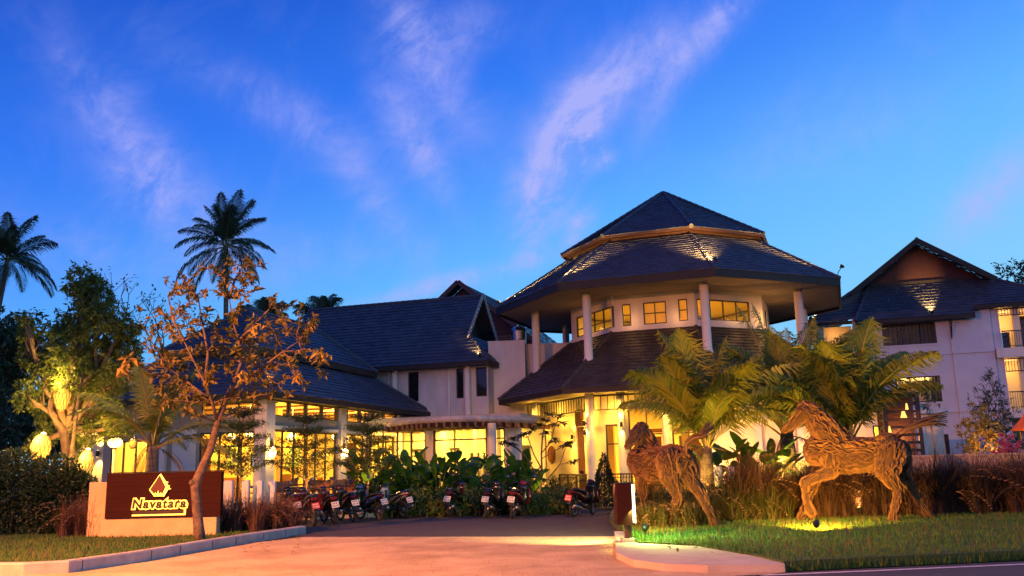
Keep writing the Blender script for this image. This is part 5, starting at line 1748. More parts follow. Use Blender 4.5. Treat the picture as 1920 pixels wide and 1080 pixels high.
# ornamental grasses
def gs(px, Y, r, hs, z=.1):
    q = at(px, 950, Y)
    return (q.x, Y, z, r, hs)
ornamental('fountain_grass', 'reddish dry fountain grass to the left of the sign', [gs(x, 24.0 + (x % 3) * .25, .35, 1) for x in range(132, 196, 8)], 1500, 1.15, 81, L_DRYG, .05, .9)
ornamental('fountain_grass', 'reddish dry fountain grass between the sign and the motorbikes', [gs(x, 23.9 + (x % 5) * .4 + max(0, x - 470) * .01, .35, 1.0 if x < 520 else .75) for x in range(412, 556, 8)], 3600, 1.1, 82, L_DRYG, .06, .9)
ornamental('fountain_grass', 'dark purple fountain grass with pale plumes behind the right horse', [gs(x, 23.9 + (x * 7 % 11) * .16, .5, .95 + .25 * math.sin(x * .05), .13) for x in range(1370, 1960, 7)], 36000, 1.65, 83, L_PURPLE, .014, 1.1)
ornamental('fountain_grass', 'green and straw fountain grass around the left horse', [gs(x, 23.4 + (x * 7 % 9) * .16, .4, .75, .13) for x in range(1200, 1480, 7)], 11000, 1.4, 84, L_GRN2, .03, 1.1)

# small tree and bushes by the hotel block
q = at(1862, 800, 30.5)
blob_tree('feathery_tree', V((q.x, 30.5, .5)), 'wispy small-leaved tree in front of the hotel block balcony', 'tree', (0, 0, 1.6), [((0, 0, 2.4), .5), ((.3, 0, 3.0), .45), ((-.35, 0, 2.9), .4), ((.1, 0, 3.6), .38), ((.5, .1, 2.2), .5), ((-.2, 0, 1.7), .6), ((.6, 0, 1.5), .6)], 2600, .15, L_DARK, M_BARK, 101, .05, None, .2, .2)
q = at(1842, 830, 29.0)
blob_tree('lit_shrub', V((q.x, 29.0, .6)), 'leafy shrub lit orange from inside, before the hotel block', 'shrub', (0, 0, .6), [((0, 0, 1.3), .5), ((-.3, 0, 1.9), .4), ((.35, 0, 1.8), .45), ((.1, 0, 2.4), .35), ((-.5, 0, 1.1), .4)], 1500, .14, L_YEL, M_BARK, 102, .04)
lamp('POINT', V((q.x, 28.4, 1.8)), 26, AMBER, size=.06)
q = at(1886, 850, 27.2)
blob_tree('bougainvillea', V((q.x, 27.2, .9)), 'pink flowering bougainvillea on the low garden wall at the right', 'shrub', (0, 0, .4), [((0, 0, .7), .35), ((-.35, 0, .6), .3), ((.35, 0, .65), .32), ((.1, 0, 1.0), .28)], 1300, .08, L_PINK, M_BARK, 103, .03, None, .1, .7)
q = at(1742, 770, 26.0)
blob_tree('sapling', V((q.x, 26.0, .2)), 'thin sapling with a few leaves above the right horse tail', 'shrub', (0, 0, 2.3), [((0, 0, 3.0), .3), ((-.15, 0, 3.3), .2)], 60, .2, L_GREEN, M_BARK, 104, .03)

# ================================================================ GARDEN WALLS, POSTS, TERRACE
M_PINKW = mat('garden_wall', (0.50, 0.40, 0.38), (0.38, 0.30, 0.29), rough=.9, scale=2, bump=.3, bscale=40)
M_EARTHW = mat('planter_render', (0.05, 0.033, 0.02), (0.022, 0.016, 0.012), rough=.9, scale=2.5, bump=.4, bscale=30)
def lowwall(name, a, bpt, h, th, label, m=M_PINKW):
    a, bpt = V(a), V(bpt)
    t = empty(name, a, label, 'garden wall', math.atan2((bpt - a).y, (bpt - a).x))
    L = (bpt - a).length
    part('wall_face', m, t, lambda b: b.box(0, L, 0, th, 0, h))
    part('coping', M_ORKERB if m is M_PINKW else m, t, lambda b: b.bbox(-.03, L + .03, -.04, th + .04, h + .002, h + .07, .015))
    return t
lowwall('garden_wall', (at(1385, 880, 27.5).x, 27.5, 0), (at(1560, 880, 27.0).x, 27.0, 0), 1.5, .25, 'low rendered wall behind the plants between the two horses')
lowwall('garden_wall', (at(1690, 880, 26.8).x, 26.8, 0), (at(1960, 880, 26.0).x, 26.0, 0), 1.58, .25, 'low pinkish garden wall behind the tall grass on the right')
lowwall('planter_wall', (-4.6, 31.6, 0), (2.0, 31.0, 0), .28, .2, 'low planter wall behind the motorbikes', M_EARTHW)
slab('flower_bed', [(-4.6, 31.85), (2.0, 31.25), (2.0, 36), (-1, 40), (-4.8, 38)], 0, .26, M_EARTH)
for i, (px, lab) in enumerate(((1346, 'left one of two short white posts beside the left horse tail'), (1369, 'right one of two short white posts beside the left horse tail'))):
    q = at(px, 875, 25.4)
    o = MB(); o.bbox(-.10, .10, -.10, .10, 0, q.z, .015); o.lathe([(.06, q.z), (.045, q.z + .02)], 10)
    tag(o.build('white_post', M_WHITE, None, loc=(q.x, 25.4, 0)), lab, 'post', 'white posts in the garden')
for px, w, Y, lab in ((428, .30, 26.8, 'widest white post right beside the sign'), (462, .2, 27.2, 'white post second to the right of the sign'), (487, .2, 27.6, 'white post third to the right of the sign'), (511, .21, 28.0, 'white post nearest the motorbikes')):
    q = at(px, 902, Y)
    o = MB(); o.bbox(-w / 2, w / 2, -.1, .1, 0, q.z, .015); o.lathe([(w * .35, q.z), (w * .25, q.z + .02)], 12)
    tag(o.build('white_post', M_WHITE, None, loc=(q.x, Y, 0)), lab, 'post', 'white posts beside the sign')
slab('terrace', [(-9.6, 30.6), (-4.7, 31.7), (-3.6, 40.0), (-8.6, 34.5), (-18, 37), (-18, 31.0)], 0, .34, M_CONC)

# terrace chairs and tables
def chair(loc, rz, label):
    t = empty('terrace_chair', loc, label, 'chair', rz, 'wooden chairs on the restaurant terrace')
    part('seat', M_WOOD, t, lambda b: b.bbox(-.23, .23, -.23, .23, .42, .47, .012))
    part('backrest', M_WOOD, t, lambda b: (b.bbox(-.23, .23, .20, .24, .52, .95, .01)))
    for sx in (-1, 1):
        for sy in (-1, 1):
            part('leg', M_WOOD, t, lambda b: b.bar((sx * .2, sy * .2, 0), (sx * .2, sy * .2, .42 if sy < 0 else .6), .04))
    return t
def table(loc, label):
    t = empty('terrace_table', loc, label, 'table', group='wooden tables on the restaurant terrace')
    part('tabletop', M_WOOD, t, lambda b: b.bbox(-.5, .5, -.35, .35, .70, .745, .012))
    for sx in (-1, 1):
        for sy in (-1, 1):
            part('leg', M_WOOD, t, lambda b: b.bar((sx * .44, sy * .29, 0), (sx * .44, sy * .29, .70), .05))
def tp(px, Y):
    q = at(px, 900, Y); q.z = .34
    return q
for px, Y, rz, lab in ((530, 31.4, 200, 'wooden chair at the left end of the terrace behind the first motorbikes'), (612, 31.9, 170, 'wooden chair with its back to the drive, right of the middle layered tree'), (634, 32.5, 200, 'wooden chair in the middle of the terrace before the second pilaster'),
                       (665, 32.6, 150, 'wooden chair beside the right layered tree'), (588, 33.2, 10, 'wooden chair facing the drive behind the middle table'), (548, 32.8, 20, 'wooden chair facing the drive behind the left table'), (652, 34.0, 0, 'wooden chair facing the drive nearest the glazing')):
    chair(tp(px, Y), R(rz), lab)
for px, Y, lab in ((560, 32.1, 'wooden table at the left of the terrace under the layered tree'), (606, 32.6, 'wooden table in the middle of the terrace'), (660, 33.3, 'wooden table at the right of the terrace by the second pilaster')):
    table(tp(px, Y), lab)
# railing before the lobby
def railing(a, c_, label, z0=.14):
    a, c_ = V(a), V(c_)
    t = empty('railing', V((a.x, a.y, z0)), label, 'railing', math.atan2((c_ - a).y, (c_ - a).x))
    L = (c_ - a).length
    part('rail', M_METAL, t, lambda b: (b.bar((0, 0, 1.0), (L, 0, 1.0), .06), b.bar((0, 0, .86), (L, 0, .86), .03), b.bar((0, 0, .08), (L, 0, .08), .03)))
    n = int(L / .13)
    part('balusters', M_METAL, t, lambda b: [b.bar((i * L / n, 0, .0 if i % 8 == 0 else .08), (i * L / n, 0, 1.0), .028 if i % 8 else .05) for i in range(n + 1)])
railing(pw(oc(7.3, 0, 0)) + V((1.0, -1.8, 0)), pw(oc(7.3, 0, 1)) + V((-.25, .1, 0)), 'dark metal railing between the two lobby columns on the left')
railing(pw(oc(7.3, 0, 1)) + V((.25, -.1, 0)), pw(oc(7.3, 0, 2)) + V((-.3, 0, 0)), 'dark metal railing in front of the lobby glass doors')

# bicycle behind the railing
bc = pw(oc(6.95, .15, .62)); 
t = empty('bicycle', bc, 'dark bicycle leaning inside the lobby railing', 'bicycle', R(-35))
def ring(b, c_, r, rad, n=24, ax='y'):
    pts = [(c_[0] + r * math.cos(i * 2 * math.pi / n), c_[1], c_[2] + r * math.sin(i * 2 * math.pi / n)) for i in range(n + 1)] if ax == 'y' else [(c_[0], c_[1] + r * math.cos(i * 2 * math.pi / n), c_[2] + r * math.sin(i * 2 * math.pi / n)) for i in range(n + 1)]
    b.tube(pts, rad, 8, cap=False)
for x in (-.52, .52):
    def wh_(b):
        ring(b, (x, 0, .34), .33, .018)
        for i in range(12):
            a = i * math.pi / 6
            b.tube([(x, 0, .34), (x + .32 * math.cos(a), 0, .34 + .32 * math.sin(a))], .003, 3)
    part('wheel', M_METAL, t, wh_)
part('bicycle_frame', M_RED, t, lambda b: (b.tube([(-.52, 0, .34), (-.05, 0, .30), (.38, 0, .78), (-.16, 0, .74), (-.05, 0, .30)], .017, 6), b.tube([(-.16, 0, .74), (-.52, 0, .34)], .012, 6), b.tube([(.38, 0, .82), (.52, 0, .34)], .015, 6), b.tube([(-.16, 0, .74), (-.18, 0, .86)], .012, 6)))
part('saddle', M_METAL, t, lambda b: b.ball((-.18, 0, .89), (.13, .07, .035), 10, 6))
part('handlebar', M_METAL, t, lambda b: b.tube([(.32, -.27, .98), (.38, -.2, .98), (.38, 0, .94), (.38, .2, .98), (.32, .27, .98)], .013, 6))

# ================================================================ MOTORBIKES
M_TYRE = mat('tyre_rubber', (0.012, 0.012, 0.012), (0.02, 0.018, 0.018), rough=.85, scale=8)
M_RIM = mat('wheel_rim', (0.25, 0.25, 0.26), rough=.35, metal=.9)
M_SEAT = mat('seat_vinyl', (0.012, 0.011, 0.011), rough=.5)
M_CHROME = mat('chrome', (0.6, 0.6, 0.62), rough=.15, metal=1)
M_MIRROR = mat('mirror_glass', (0.75, 0.85, 1.0), rough=.04, metal=1)
M_PLATE = mat('plate_white', (0.42, 0.42, 0.46), rough=.5)
M_PLATER = mat('plate_red', (0.38, 0.025, 0.03), rough=.5)
M_TAIL = mat('tail_light', (0.12, 0.004, 0.004), rough=.3)
M_BLUR = mat('plate_marks', (0.10, 0.11, 0.16), rough=.6)
M_EXH = mat('exhaust', (0.30, 0.28, 0.27), rough=.35, metal=.8)
def paint(n, c_):
    return mat('bike_paint_' + n, c_, rough=.22, spec=.6)
def motorbike(loc, rz, body, accent, plate, label, lean=-8, rack=True, steer=12):
    t = empty('motorbike', loc, label, 'motorbike', rz, 'motorbikes parked along the forecourt')
    t.rotation_euler = (0, R(lean), rz)
    t.scale = (1.03, 1.03, 1.03)
    for y, st in ((-.60, 0), (.64, steer)):
        w = bpy.data.objects.new('wheel', None); COL.objects.link(w); w.parent = t; w.location = (0, y, .285); w.rotation_euler = (0, 0, R(st))
        part('tyre', M_TYRE, w, lambda b: ring(b, (0, 0, 0), .245, .042, 24, 'x'), True)
        def rim(b):
            ring(b, (0, 0, 0), .205, .014, 20, 'x')
            b.tube([(-.05, 0, 0), (.05, 0, 0)], [.06, .06], 12)
            for i in range(10):
                a = i * math.pi / 5
                b.tube([(.03 * (-1) ** i, .05 * math.cos(a), .05 * math.sin(a)), (0, .2 * math.cos(a + .15), .2 * math.sin(a + .15))], .006, 4)
        part('rim', M_RIM, w, rim)
    def bodyf(b):   # tail and side panels
        b.tube([(0, -.98, .80), (0, -.80, .76), (0, -.45, .66), (0, -.1, .56), (0, .22, .46)], [(.05, .035), (.12, .08), (.14, .12), (.13, .12), (.09, .10)], 12, up=(0, 0, 1))
        b.tube([(0, .30, .34), (0, .42, .62), (0, .40, .88), (0, .36, 1.0)], [(.13, .04), (.19, .06), (.17, .07), (.12, .07)], 12, up=(0, 1, 0))
    part('body', body, t, bodyf, True)
    def acc(b):
        for s_ in (-1, 1):
            b.tube([(s_ * .10, -.95, .80), (s_ * .135, -.60, .72), (s_ * .15, -.25, .58), (s_ * .12, .10, .46)], [(.012, .02), (.016, .05), (.016, .06), (.012, .03)], 8)
            b.tube([(s_ * .17, .40, .42), (s_ * .20, .46, .66), (s_ * .15, .42, .92)], [(.012, .05), (.016, .08), (.012, .05)], 8)
        b.tube([(0, .56, .93), (0, .47, 1.02), (0, .34, 1.06), (0, .26, 1.02)], [(.06, .03), (.13, .07), (.12, .06), (.06, .03)], 12)
    part('fairing', accent, t, acc, True)
    part('seat', M_SEAT, t, lambda b: b.tube([(0, -.90, .86), (0, -.65, .85), (0, -.38, .80), (0, -.10, .75), (0, .02, .70)], [(.07, .03), (.13, .045), (.13, .05), (.12, .05), (.07, .03)], 12), True)
    def eng(b):
        b.tube([(0, .12, .34), (0, -.1, .32), (0, -.25, .36)], [(.1, .09), (.13, .12), (.1, .1)], 10)
        b.bar((-.09, -.20, .34), (-.09, -.60, .29), .05); b.bar((.09, -.20, .34), (.09, -.60, .29), .05)
        b.tube([(-.09, -.6, .30), (-.10, -.68, .70)], .022, 6); b.tube([(.09, -.6, .30), (.10, -.68, .70)], .022, 6)
        b.bar((-.30, .02, .25), (.30, .02, .25), .03); b.tube([(-.1, -.05, .22), (-.24, -.12, .0)], .014, 6)
        b.tube([(0, .30, .9), (0, .38, .62)], .03, 8)
        for s_ in (-1, 1):
            b.tube([(s_ * .08, .42, .72), (s_ * .08, .64, .285)], .022, 8)
    part('engine', M_METAL, t, eng)
    part('front_fender', accent, t, lambda b: b.tube([(0, .93, .38), (0, .84, .52), (0, .64, .60), (0, .44, .50)], [(.05, .015), (.08, .02), (.085, .02), (.07, .02)], 10), True)
    part('rear_fender', M_METAL, t, lambda b: b.tube([(0, -.80, .74), (0, -.94, .62), (0, -1.03, .42)], [(.08, .02), (.085, .018), (.08, .012)], 8))
    part('tail_light', M_TAIL, t, lambda b: b.tube([(0, -.90, .79), (0, -1.0, .77)], [(.10, .045), (.07, .03)], 10))
    part('exhaust', M_EXH, t, lambda b: b.tube([(.12, .05, .22), (.15, -.35, .26), (.16, -.5, .30), (.17, -.92, .38), (.17, -.95, .385)], [.02, .025, .05, .055, .03], 10), True)
    part('handlebar', M_METAL, t, lambda b: (b.tube([(-.34, .26, 1.03), (-.2, .33, 1.05), (0, .36, 1.04), (.2, .33, 1.05), (.34, .26, 1.03)], .016, 7), b.tube([(-.35, .25, 1.03), (-.24, .31, 1.045)], .022, 8), b.tube([(.35, .25, 1.03), (.24, .31, 1.045)], .022, 8)))
    for s_ in (-1, 1):
        m = part('mirror', M_METAL, t, lambda b: (b.tube([(s_ * .22, .33, 1.06), (s_ * .30, .36, 1.2), (s_ * .33, .34, 1.27)], .008, 5), b.ball((s_ * .34, .345, 1.30), (.075, .02, .05), 10, 6)))
        part('mirror_glass', M_MIRROR, m, lambda b: b.poly([(s_ * .34 + .062 * math.cos(i * math.pi / 5), .322 - .01 * math.sin(i * math.pi / 5), 1.30 + .04 * math.sin(i * math.pi / 5)) for i in range(10)]))
    if rack:
        part('grab_rail', M_CHROME, t, lambda b: b.tube([(-.13, -.45, .82), (-.14, -.75, .88), (-.09, -1.0, .93), (.09, -1.0, .93), (.14, -.75, .88), (.13, -.45, .82)], .014, 7))
    p = bpy.data.objects.new('number_plate', None)
    COL.objects.link(p); p.parent = t; p.location = (0, -1.05, .60); p.rotation_euler = (R(-20), 0, 0)
    part('plate', plate, p, lambda b: b.bbox(-.11, .11, -.008, .004, -.09, .09, .004))
    mk = M_BLUR if plate is M_PLATE else M_PLATE
    def marks(b):
        for i, (x0, x1) in enumerate(((-.08, -.045), (-.03, .0), (.02, .06))):
            b.box(x0, x1, -.0105, -.009, .02, .06)
        for x0, x1 in ((-.085, -.06), (-.045, -.02), (.0, .025), (.045, .085)):
            b.box(x0, x1, -.0105, -.009, -.06, -.012)
    part('plate_marks', mk, p, marks)
    return t
PB, PRd, PBl, PGr, PMa, PPk = paint('black', (.012, .012, .013)), paint('red', (.16, .008, .010)), paint('blue', (.02, .05, .22)), paint('silver', (.30, .30, .32)), paint('maroon', (.05, .005, .007)), paint('pink', (.45, .03, .12))
for px, py, rz, bd, ac, pl, lab, rk, ln_ in (
        (558, 984, 24, PB, PB, M_PLATE, 'dark motorbike with a red tail light nearest the dry grass', True, -9), (590, 987, 27, PMa, PB, M_PLATER, 'black motorbike wearing a red number plate', True, -8), (628, 984, 25, PMa, PB, M_PLATE, 'maroon and black motorbike just right of the red-plated one', False, -9),
        (663, 979, 28, PB, PMa, M_PLATE, 'black motorbike with maroon trim and chrome rail left of the blue one', True, -8), (714, 976, 38, PB, PBl, M_PLATE, 'blue motorbike in the left row', False, -10), (760, 972, 40, PGr, PB, M_PLATE, 'silver-striped motorbike at the right end of the left row', True, -9),
        (842, 970, -14, PMa, PB, M_PLATE, 'small dark maroon motorbike alone in front of the broad-leaved plants', True, 7), (912, 972, -12, PB, PB, M_PLATE, 'dark motorbike just left of the pergola column', True, 7), (960, 973, -14, PB, PRd, M_PLATE, 'red-trimmed motorbike just right of the pergola column', True, 8),
        (1074, 970, -32, PB, PMa, M_PLATER, 'large black motorbike parked alone before the lobby railing', False, 8)):
    p = gnd(px, py)
    # px, py is where the rear wheel meets the ground
    r_ = R(rz)
    p = p + V((-math.sin(r_), math.cos(r_), 0)) * .67
    motorbike(V((p.x, p.y, 0)), r_, bd, ac, pl, lab, ln_, rk)

# ================================================================ HOTEL SIGN
SY = 23.3
M_PLINTH = mat('plinth_render', (0.62, 0.40, 0.22), (0.50, 0.31, 0.17), rough=.9, scale=2, bump=.3, bscale=40)
sa, sb_ = at(197, 970, SY), at(413, 970, SY)
sg = empty('hotel_sign', V((sa.x, SY, .1)), 'dark red-brown boarded sign with glowing lettering on an orange-lit plinth', 'sign')
SW_ = sb_.x - sa.x
zt, zb = at(305, 886, SY).z - .1, at(305, 970, SY).z - .1
def boards(b):
    n = 7
    for i in range(n):
        z0 = zb + (zt - zb) * i / n
        b.bbox(0, SW_, -.03, .0, z0 + .001, z0 + (zt - zb) / n - .001, .003)
    b.box(.01, SW_ - .01, .002, .20, zb, zt)
part('panel', M_SIGN, sg, boards)
part('plinth', M_PLINTH, sg, lambda b: b.bbox(-.12, SW_ - .10, .02, .3, -.12, zb - .004, .012))
part('back_wall', M_PLINTH, sg, lambda b: b.bbox(-.62, -.01, .35, .55, -.1, at(170, 905, SY).z - .1, .012))
part('cap', M_FASCIA, sg, lambda b: b.bbox(-.02, SW_ + .02, -.05, .22, zt + .002, zt + .03, .008))
M_LET = mat('letter_metal', (0.05, 0.03, 0.02), rough=.4, metal=.5)
M_HALO = lampmat('halo_glow', (1.0, .58, .08), 2.6)
def textmesh(body, size, shear, ext, off, name):
    cu_ = bpy.data.curves.new('lettering', 'FONT')
    cu_.body, cu_.size, cu_.shear, cu_.extrude, cu_.offset = body, size, shear, ext, off
    cu_.align_x = 'CENTER'
    cu_.space_character = 1.1
    o = bpy.data.objects.new('lettering_source', cu_)
    COL.objects.link(o)
    bpy.context.view_layer.update()
    me = bpy.data.meshes.new_from_object(o.evaluated_get(bpy.context.evaluated_depsgraph_get()))
    bpy.data.objects.remove(o); bpy.data.curves.remove(cu_)
    o = bpy.data.objects.new(name, me); COL.objects.link(o)
    return o
tcx = at(300, 945, SY).x - sa.x
tz = at(300, 952, SY).z - .1
want = (at(351, 945, SY).x - at(250, 945, SY).x)
lt = textmesh('Navatara', .36, .12, .012, 0.009, 'lettering')
xs = [v.co.x for v in lt.data.vertices]; k_ = want / (max(xs) - min(xs))
for v in lt.data.vertices:
    v.co.x *= k_; v.co.y *= k_ * .95
lt.data.materials.append(M_LET); lt.parent = sg; lt.location = (tcx, -.085, tz); lt.rotation_euler = (R(90), 0, 0)
ha = textmesh('Navatara', .36, .12, .004, .042, 'letter_halo')
for v in ha.data.vertices:
    v.co.x *= k_; v.co.y *= k_ * .95
ha.data.materials.append(M_HALO); ha.parent = lt; ha.location = (0, 0, -.038)
def barz(y): return at(300, y, SY).z - .1
bx0, bx1 = at(251, 960, SY).x - sa.x, at(346, 960, SY).x - sa.x
lbar = part('letter_bar', M_LET, sg, lambda b: b.box(bx0, bx1, -.085, -.07, barz(963), barz(957)))
part('bar_halo', M_HALO, lbar, lambda b: (b.box(bx0 - .02, bx1 + .05, -.064, -.058, barz(966.5), barz(963.6)), b.box(bx1 + .005, bx1 + .055, -.064, -.058, barz(963.4), barz(956))))
K = lambda x, y: (at(x, y, SY).x - sa.x, at(x, y, SY).z - .1)
def kite(b):
    pts = [K(302, 890), K(319, 916), K(312, 927), K(299, 931), K(291, 927), K(283, 918)]
    b.add([(x, -.08, z) for x, z in pts] + [(x, -.062, z) for x, z in pts], [tuple(range(6)), tuple(range(11, 5, -1))] + [(i, (i + 1) % 6, 6 + (i + 1) % 6, 6 + i) for i in range(6)])
kt = part('emblem', M_GABLE, sg, kite)
def kglow(b):
    def strip(p, q, w0, w1):
        p, q = V((p[0], 0, p[1])), V((q[0], 0, q[1]))
        d = (q - p).normalized(); n_ = V((d.z, 0, -d.x))
        y0 = V((0, -.088, 0))
        b.poly([p + n_ * w0 + y0, q + n_ * w1 + y0, q - n_ * w1 + y0, p - n_ * w0 + y0])
    strip(K(303, 889), K(316, 912), .022, .04); strip(K(317, 912), K(308, 930), .05, .03)
    strip(K(302, 890), K(283, 918), .007, .007); strip(K(283, 918), K(292, 929), .012, .018)
    strip(K(291, 928), K(310, 928), .035, .03)
    for x, y in ((318, 904), (321, 911), (323, 916)):
        strip(K(x - 5, y), K(x, y), .02, .008)
    for x, y in ((294, 923), (299, 920), (304, 923)):
        strip(K(x, 929), K(x, y), .03, .006)
part('emblem_glow', M_HALO, kt, kglow)
# entrance pylon with a lit edge
PYY = 18.2
q0, q1 = at(1158, 985, PYY), at(1190, 907, PYY)
py_ = empty('entrance_pylon', V(((q0.x + q1.x) / 2, PYY, .125)), 'brown entrance pylon on a short post with one bright lit edge', 'sign')
zz0, zz1 = at(1174, 984, PYY).z - .125, at(1174, 907, PYY).z - .125
hw = (q1.x - q0.x) / 2
part('cabinet', M_SIGN, py_, lambda b: (b.bbox(-hw, hw - .07, -.04, .55, zz0, zz1, .01)))
part('lit_face', lampmat('sign_light', (1.0, .93, .62), 3.2), py_, lambda b: b.box(hw - .068, hw - .015, -.02, .53, zz0 + .04, zz1 - .02))
part('frame', M_METAL, py_, lambda b: (b.box(hw - .014, hw, -.045, .555, zz0, zz0 + .03), b.box(-hw + .05, hw, -.05, .56, zz1 + .001, zz1 + .02)))
part('post', M_RED, py_, lambda b: (b.bbox(-.04, .05, .1, .2, -.02, zz0, .01), b.box(.06, .1, .12, .18, -.02, zz0)))
part('base', M_CONC, py_, lambda b: b.bbox(-.12, .16, 0, .3, -.02, .05, .01))
lamp('AREA', py_.location + V((hw + .03, .25, (zz0 + zz1) / 2)), 120, (.62, 1.0, .22), py_.location + V((hw + 1.0, .25, (zz0 + zz1) / 2 - 1.1)), sx=.9, sy=.5)
lamp('SPOT', py_.location + V((-hw - .05, .1, zz1 + .02)), 520, (1.0, .8, .35), py_.location + V((-1.3, 3.0, -.12)), size=.06, angle=70, blend=1)

# ================================================================ DRIFTWOOD HORSES
M_CORE = mat('driftwood_core', (0.05, 0.024, 0.013), (0.025, 0.012, 0.008), rough=.95, scale=6)  # core coloured darker so the gaps between pieces read as shade
M_DRIFT = mat('driftwood', (0.155, 0.075, 0.032), (0.042, 0.020, 0.011), rough=.85, scale=5, island=.6, bump=.6, bscale=22)
def horse(name, base, label, chains, tail, mane, seed, npiece=1500):
    rng = random.Random(seed)
    base = V(base)
    t = empty(name, base, label, 'sculpture', group='driftwood horse sculptures')
    b = MB()
    segs = []
    for ch in chains:
        pts = [V(p[:3]) - base for p in ch]; rr = [p[3] for p in ch]
        # dense rounded tubes, merged below into one skin
        P, Q = [], []
        for i in range(len(pts) - 1):
            for k in range(4):
                f = k / 4
                P.append(pts[i].lerp(pts[i + 1], f)); Q.append(rr[i] + (rr[i + 1] - rr[i]) * (f * f * (3 - 2 * f)))
            segs.append((pts[i], pts[i + 1], rr[i], rr[i + 1]))
        P.append(pts[-1]); Q.append(rr[-1])
        b.tube(P, Q, 14)
        b.ball(tuple(P[0]), Q[0] * .98, 14, 9); b.ball(tuple(P[-1]), Q[-1] * .98, 14, 9)
    o = b.build('body_source', M_DRIFT, None)
    md = o.modifiers.new('r', 'REMESH'); md.mode = 'VOXEL'; md.voxel_size = .035
    sm = o.modifiers.new('s', 'SMOOTH'); sm.iterations = 6; sm.factor = .6
    bpy.context.view_layer.update()
    me = bpy.data.meshes.new_from_object(o.evaluated_get(bpy.context.evaluated_depsgraph_get()))
    bpy.data.objects.remove(o)
    vs = [v.co.copy() for v in me.vertices]
    fs = [tuple(p.vertices) for p in me.polygons]
    areas, cum = [], 0
    for p in me.polygons:
        cum += p.area; areas.append(cum)
    cen = [(p.center.copy(), p.normal.copy()) for p in me.polygons]
    b = MB(); b.v = [tuple(v) for v in vs]; b.f = fs; b.mi = [0] * len(fs)
    import bisect
    b.m = 1
    for _ in range(npiece):
        c_, n_ = cen[min(bisect.bisect(areas, rng.random() * cum), len(cen) - 1)]
        best, bd, br = None, 1e9, .1
        for p, q, r0, r1 in segs:
            d = q - p
            f = max(0, min(1, (c_ - p).dot(d) / max(d.length_squared, 1e-9)))
            rr = r0 + (r1 - r0) * f
            dist = (c_ - p.lerp(q, f)).length - rr
            if dist < bd:
                bd, best, br = dist, d, rr
        d = best.normalized() + rdir(rng) * (.55 if br > .2 else .14)
        d = (d - n_ * d.dot(n_))
        if d.length < 1e-3: continue
        d.normalize()
        L = rng.uniform(.12, .34) * (1.0 if br > .2 else .9)
        w = rng.uniform(.03, .072) * (1.0 if br > .2 else .55)
        sd = n_.cross(d)
        bend = rng.uniform(-.14, .14) * L
        pts, rr = [], []
        for i in range(5):
            f = i / 4 - .5
            lift = .010 - f * f * (.10 if br > .2 else .16) * L / .3 * .5
            pts.append(c_ + d * (L * f) + sd * (bend * (1 - 4 * f * f)) + n_ * lift)
            rr.append((w * (1 - 1.5 * f * f) * rng.uniform(.8, 1.15), w * .40 * (1 - 1.8 * f * f)))
        b.tube(pts, rr, 5, up=tuple(sd))
    b.build('body', [M_CORE, M_DRIFT], t, False)
    for nm, lines, r0 in (('tail', tail, .03), ('mane', mane, .028)):
        c = MB()
        for ln_ in lines:
            pts = [V(p) - base for p in ln_]
            m = len(pts)
            c.tube(pts, [r0 * (.75 + .6 * math.sin(math.pi * i / (m - 1))) * (1 - .6 * i / (m - 1)) for i in range(m)], 6)
        if lines:
            c.build(nm, M_DRIFT, t, True)
    return t

def hp(px, py, Y, r=None):
    q = at(px, py, Y)
    return (q.x, q.y, q.z, r) if r is not None else (q.x, q.y, q.z)
def yr(px): return 22.7 - (px - 1540) / 140 * .6
ch = [
    [hp(1534, 846, yr(1534), .33), hp(1552, 850, yr(1552), .44), hp(1585, 854, yr(1585), .41), hp(1618, 853, yr(1618), .38), hp(1646, 851, yr(1646), .36), hp(1667, 844, yr(1667), .385), hp(1684, 846, yr(1684), .27)],
    [hp(1564, 832, yr(1560), .35), hp(1549, 811, yr(1545), .325), hp(1535, 791, yr(1531), .275), hp(1521, 775, yr(1518), .215), hp(1509, 768, yr(1508), .165)],
    [hp(1513, 772, yr(1510), .18), hp(1499, 783, yr(1500), .155), hp(1486, 795, yr(1486), .115), hp(1474, 805, yr(1474), .085)],
    [hp(1508, 762, yr(1510) - .08, .05), hp(1505, 749, yr(1510) - .09, .012)],
    [hp(1511, 762, yr(1510) + .09, .05), hp(1509, 751, yr(1510) + .1, .012)],
    [hp(1557, 862, 22.4, .25), hp(1558, 882, 22.35, .18), hp(1534, 894, 22.35, .125), hp(1508, 904, 22.35, .10), hp(1510, 925, 22.35, .068), hp(1513, 941, 22.35, .082), hp(1520, 959, 22.32, .095)],
    [hp(1544, 866, 22.95, .22), hp(1533, 888, 22.95, .14), hp(1525, 914, 22.95, .10), hp(1513, 944, 22.95, .068), hp(1504, 964, 22.92, .075), hp(1501, 973, 22.9, .09)],
    [hp(1670, 850, 21.95, .35), hp(1664, 880, 21.8, .26), hp(1672, 901, 21.75, .165), hp(1685, 918, 21.75, .108), hp(1681, 940, 21.72, .082), hp(1676, 963, 21.7, .085), hp(1674, 977, 21.7, .10)],
    [hp(1684, 860, 22.35, .27), hp(1689, 890, 22.4, .17), hp(1706, 910, 22.45, .105), hp(1722, 938, 22.42, .078), hp(1737, 962, 22.4, .08), hp(1744, 970, 22.4, .09)]]
rg = random.Random(5)
tl = []
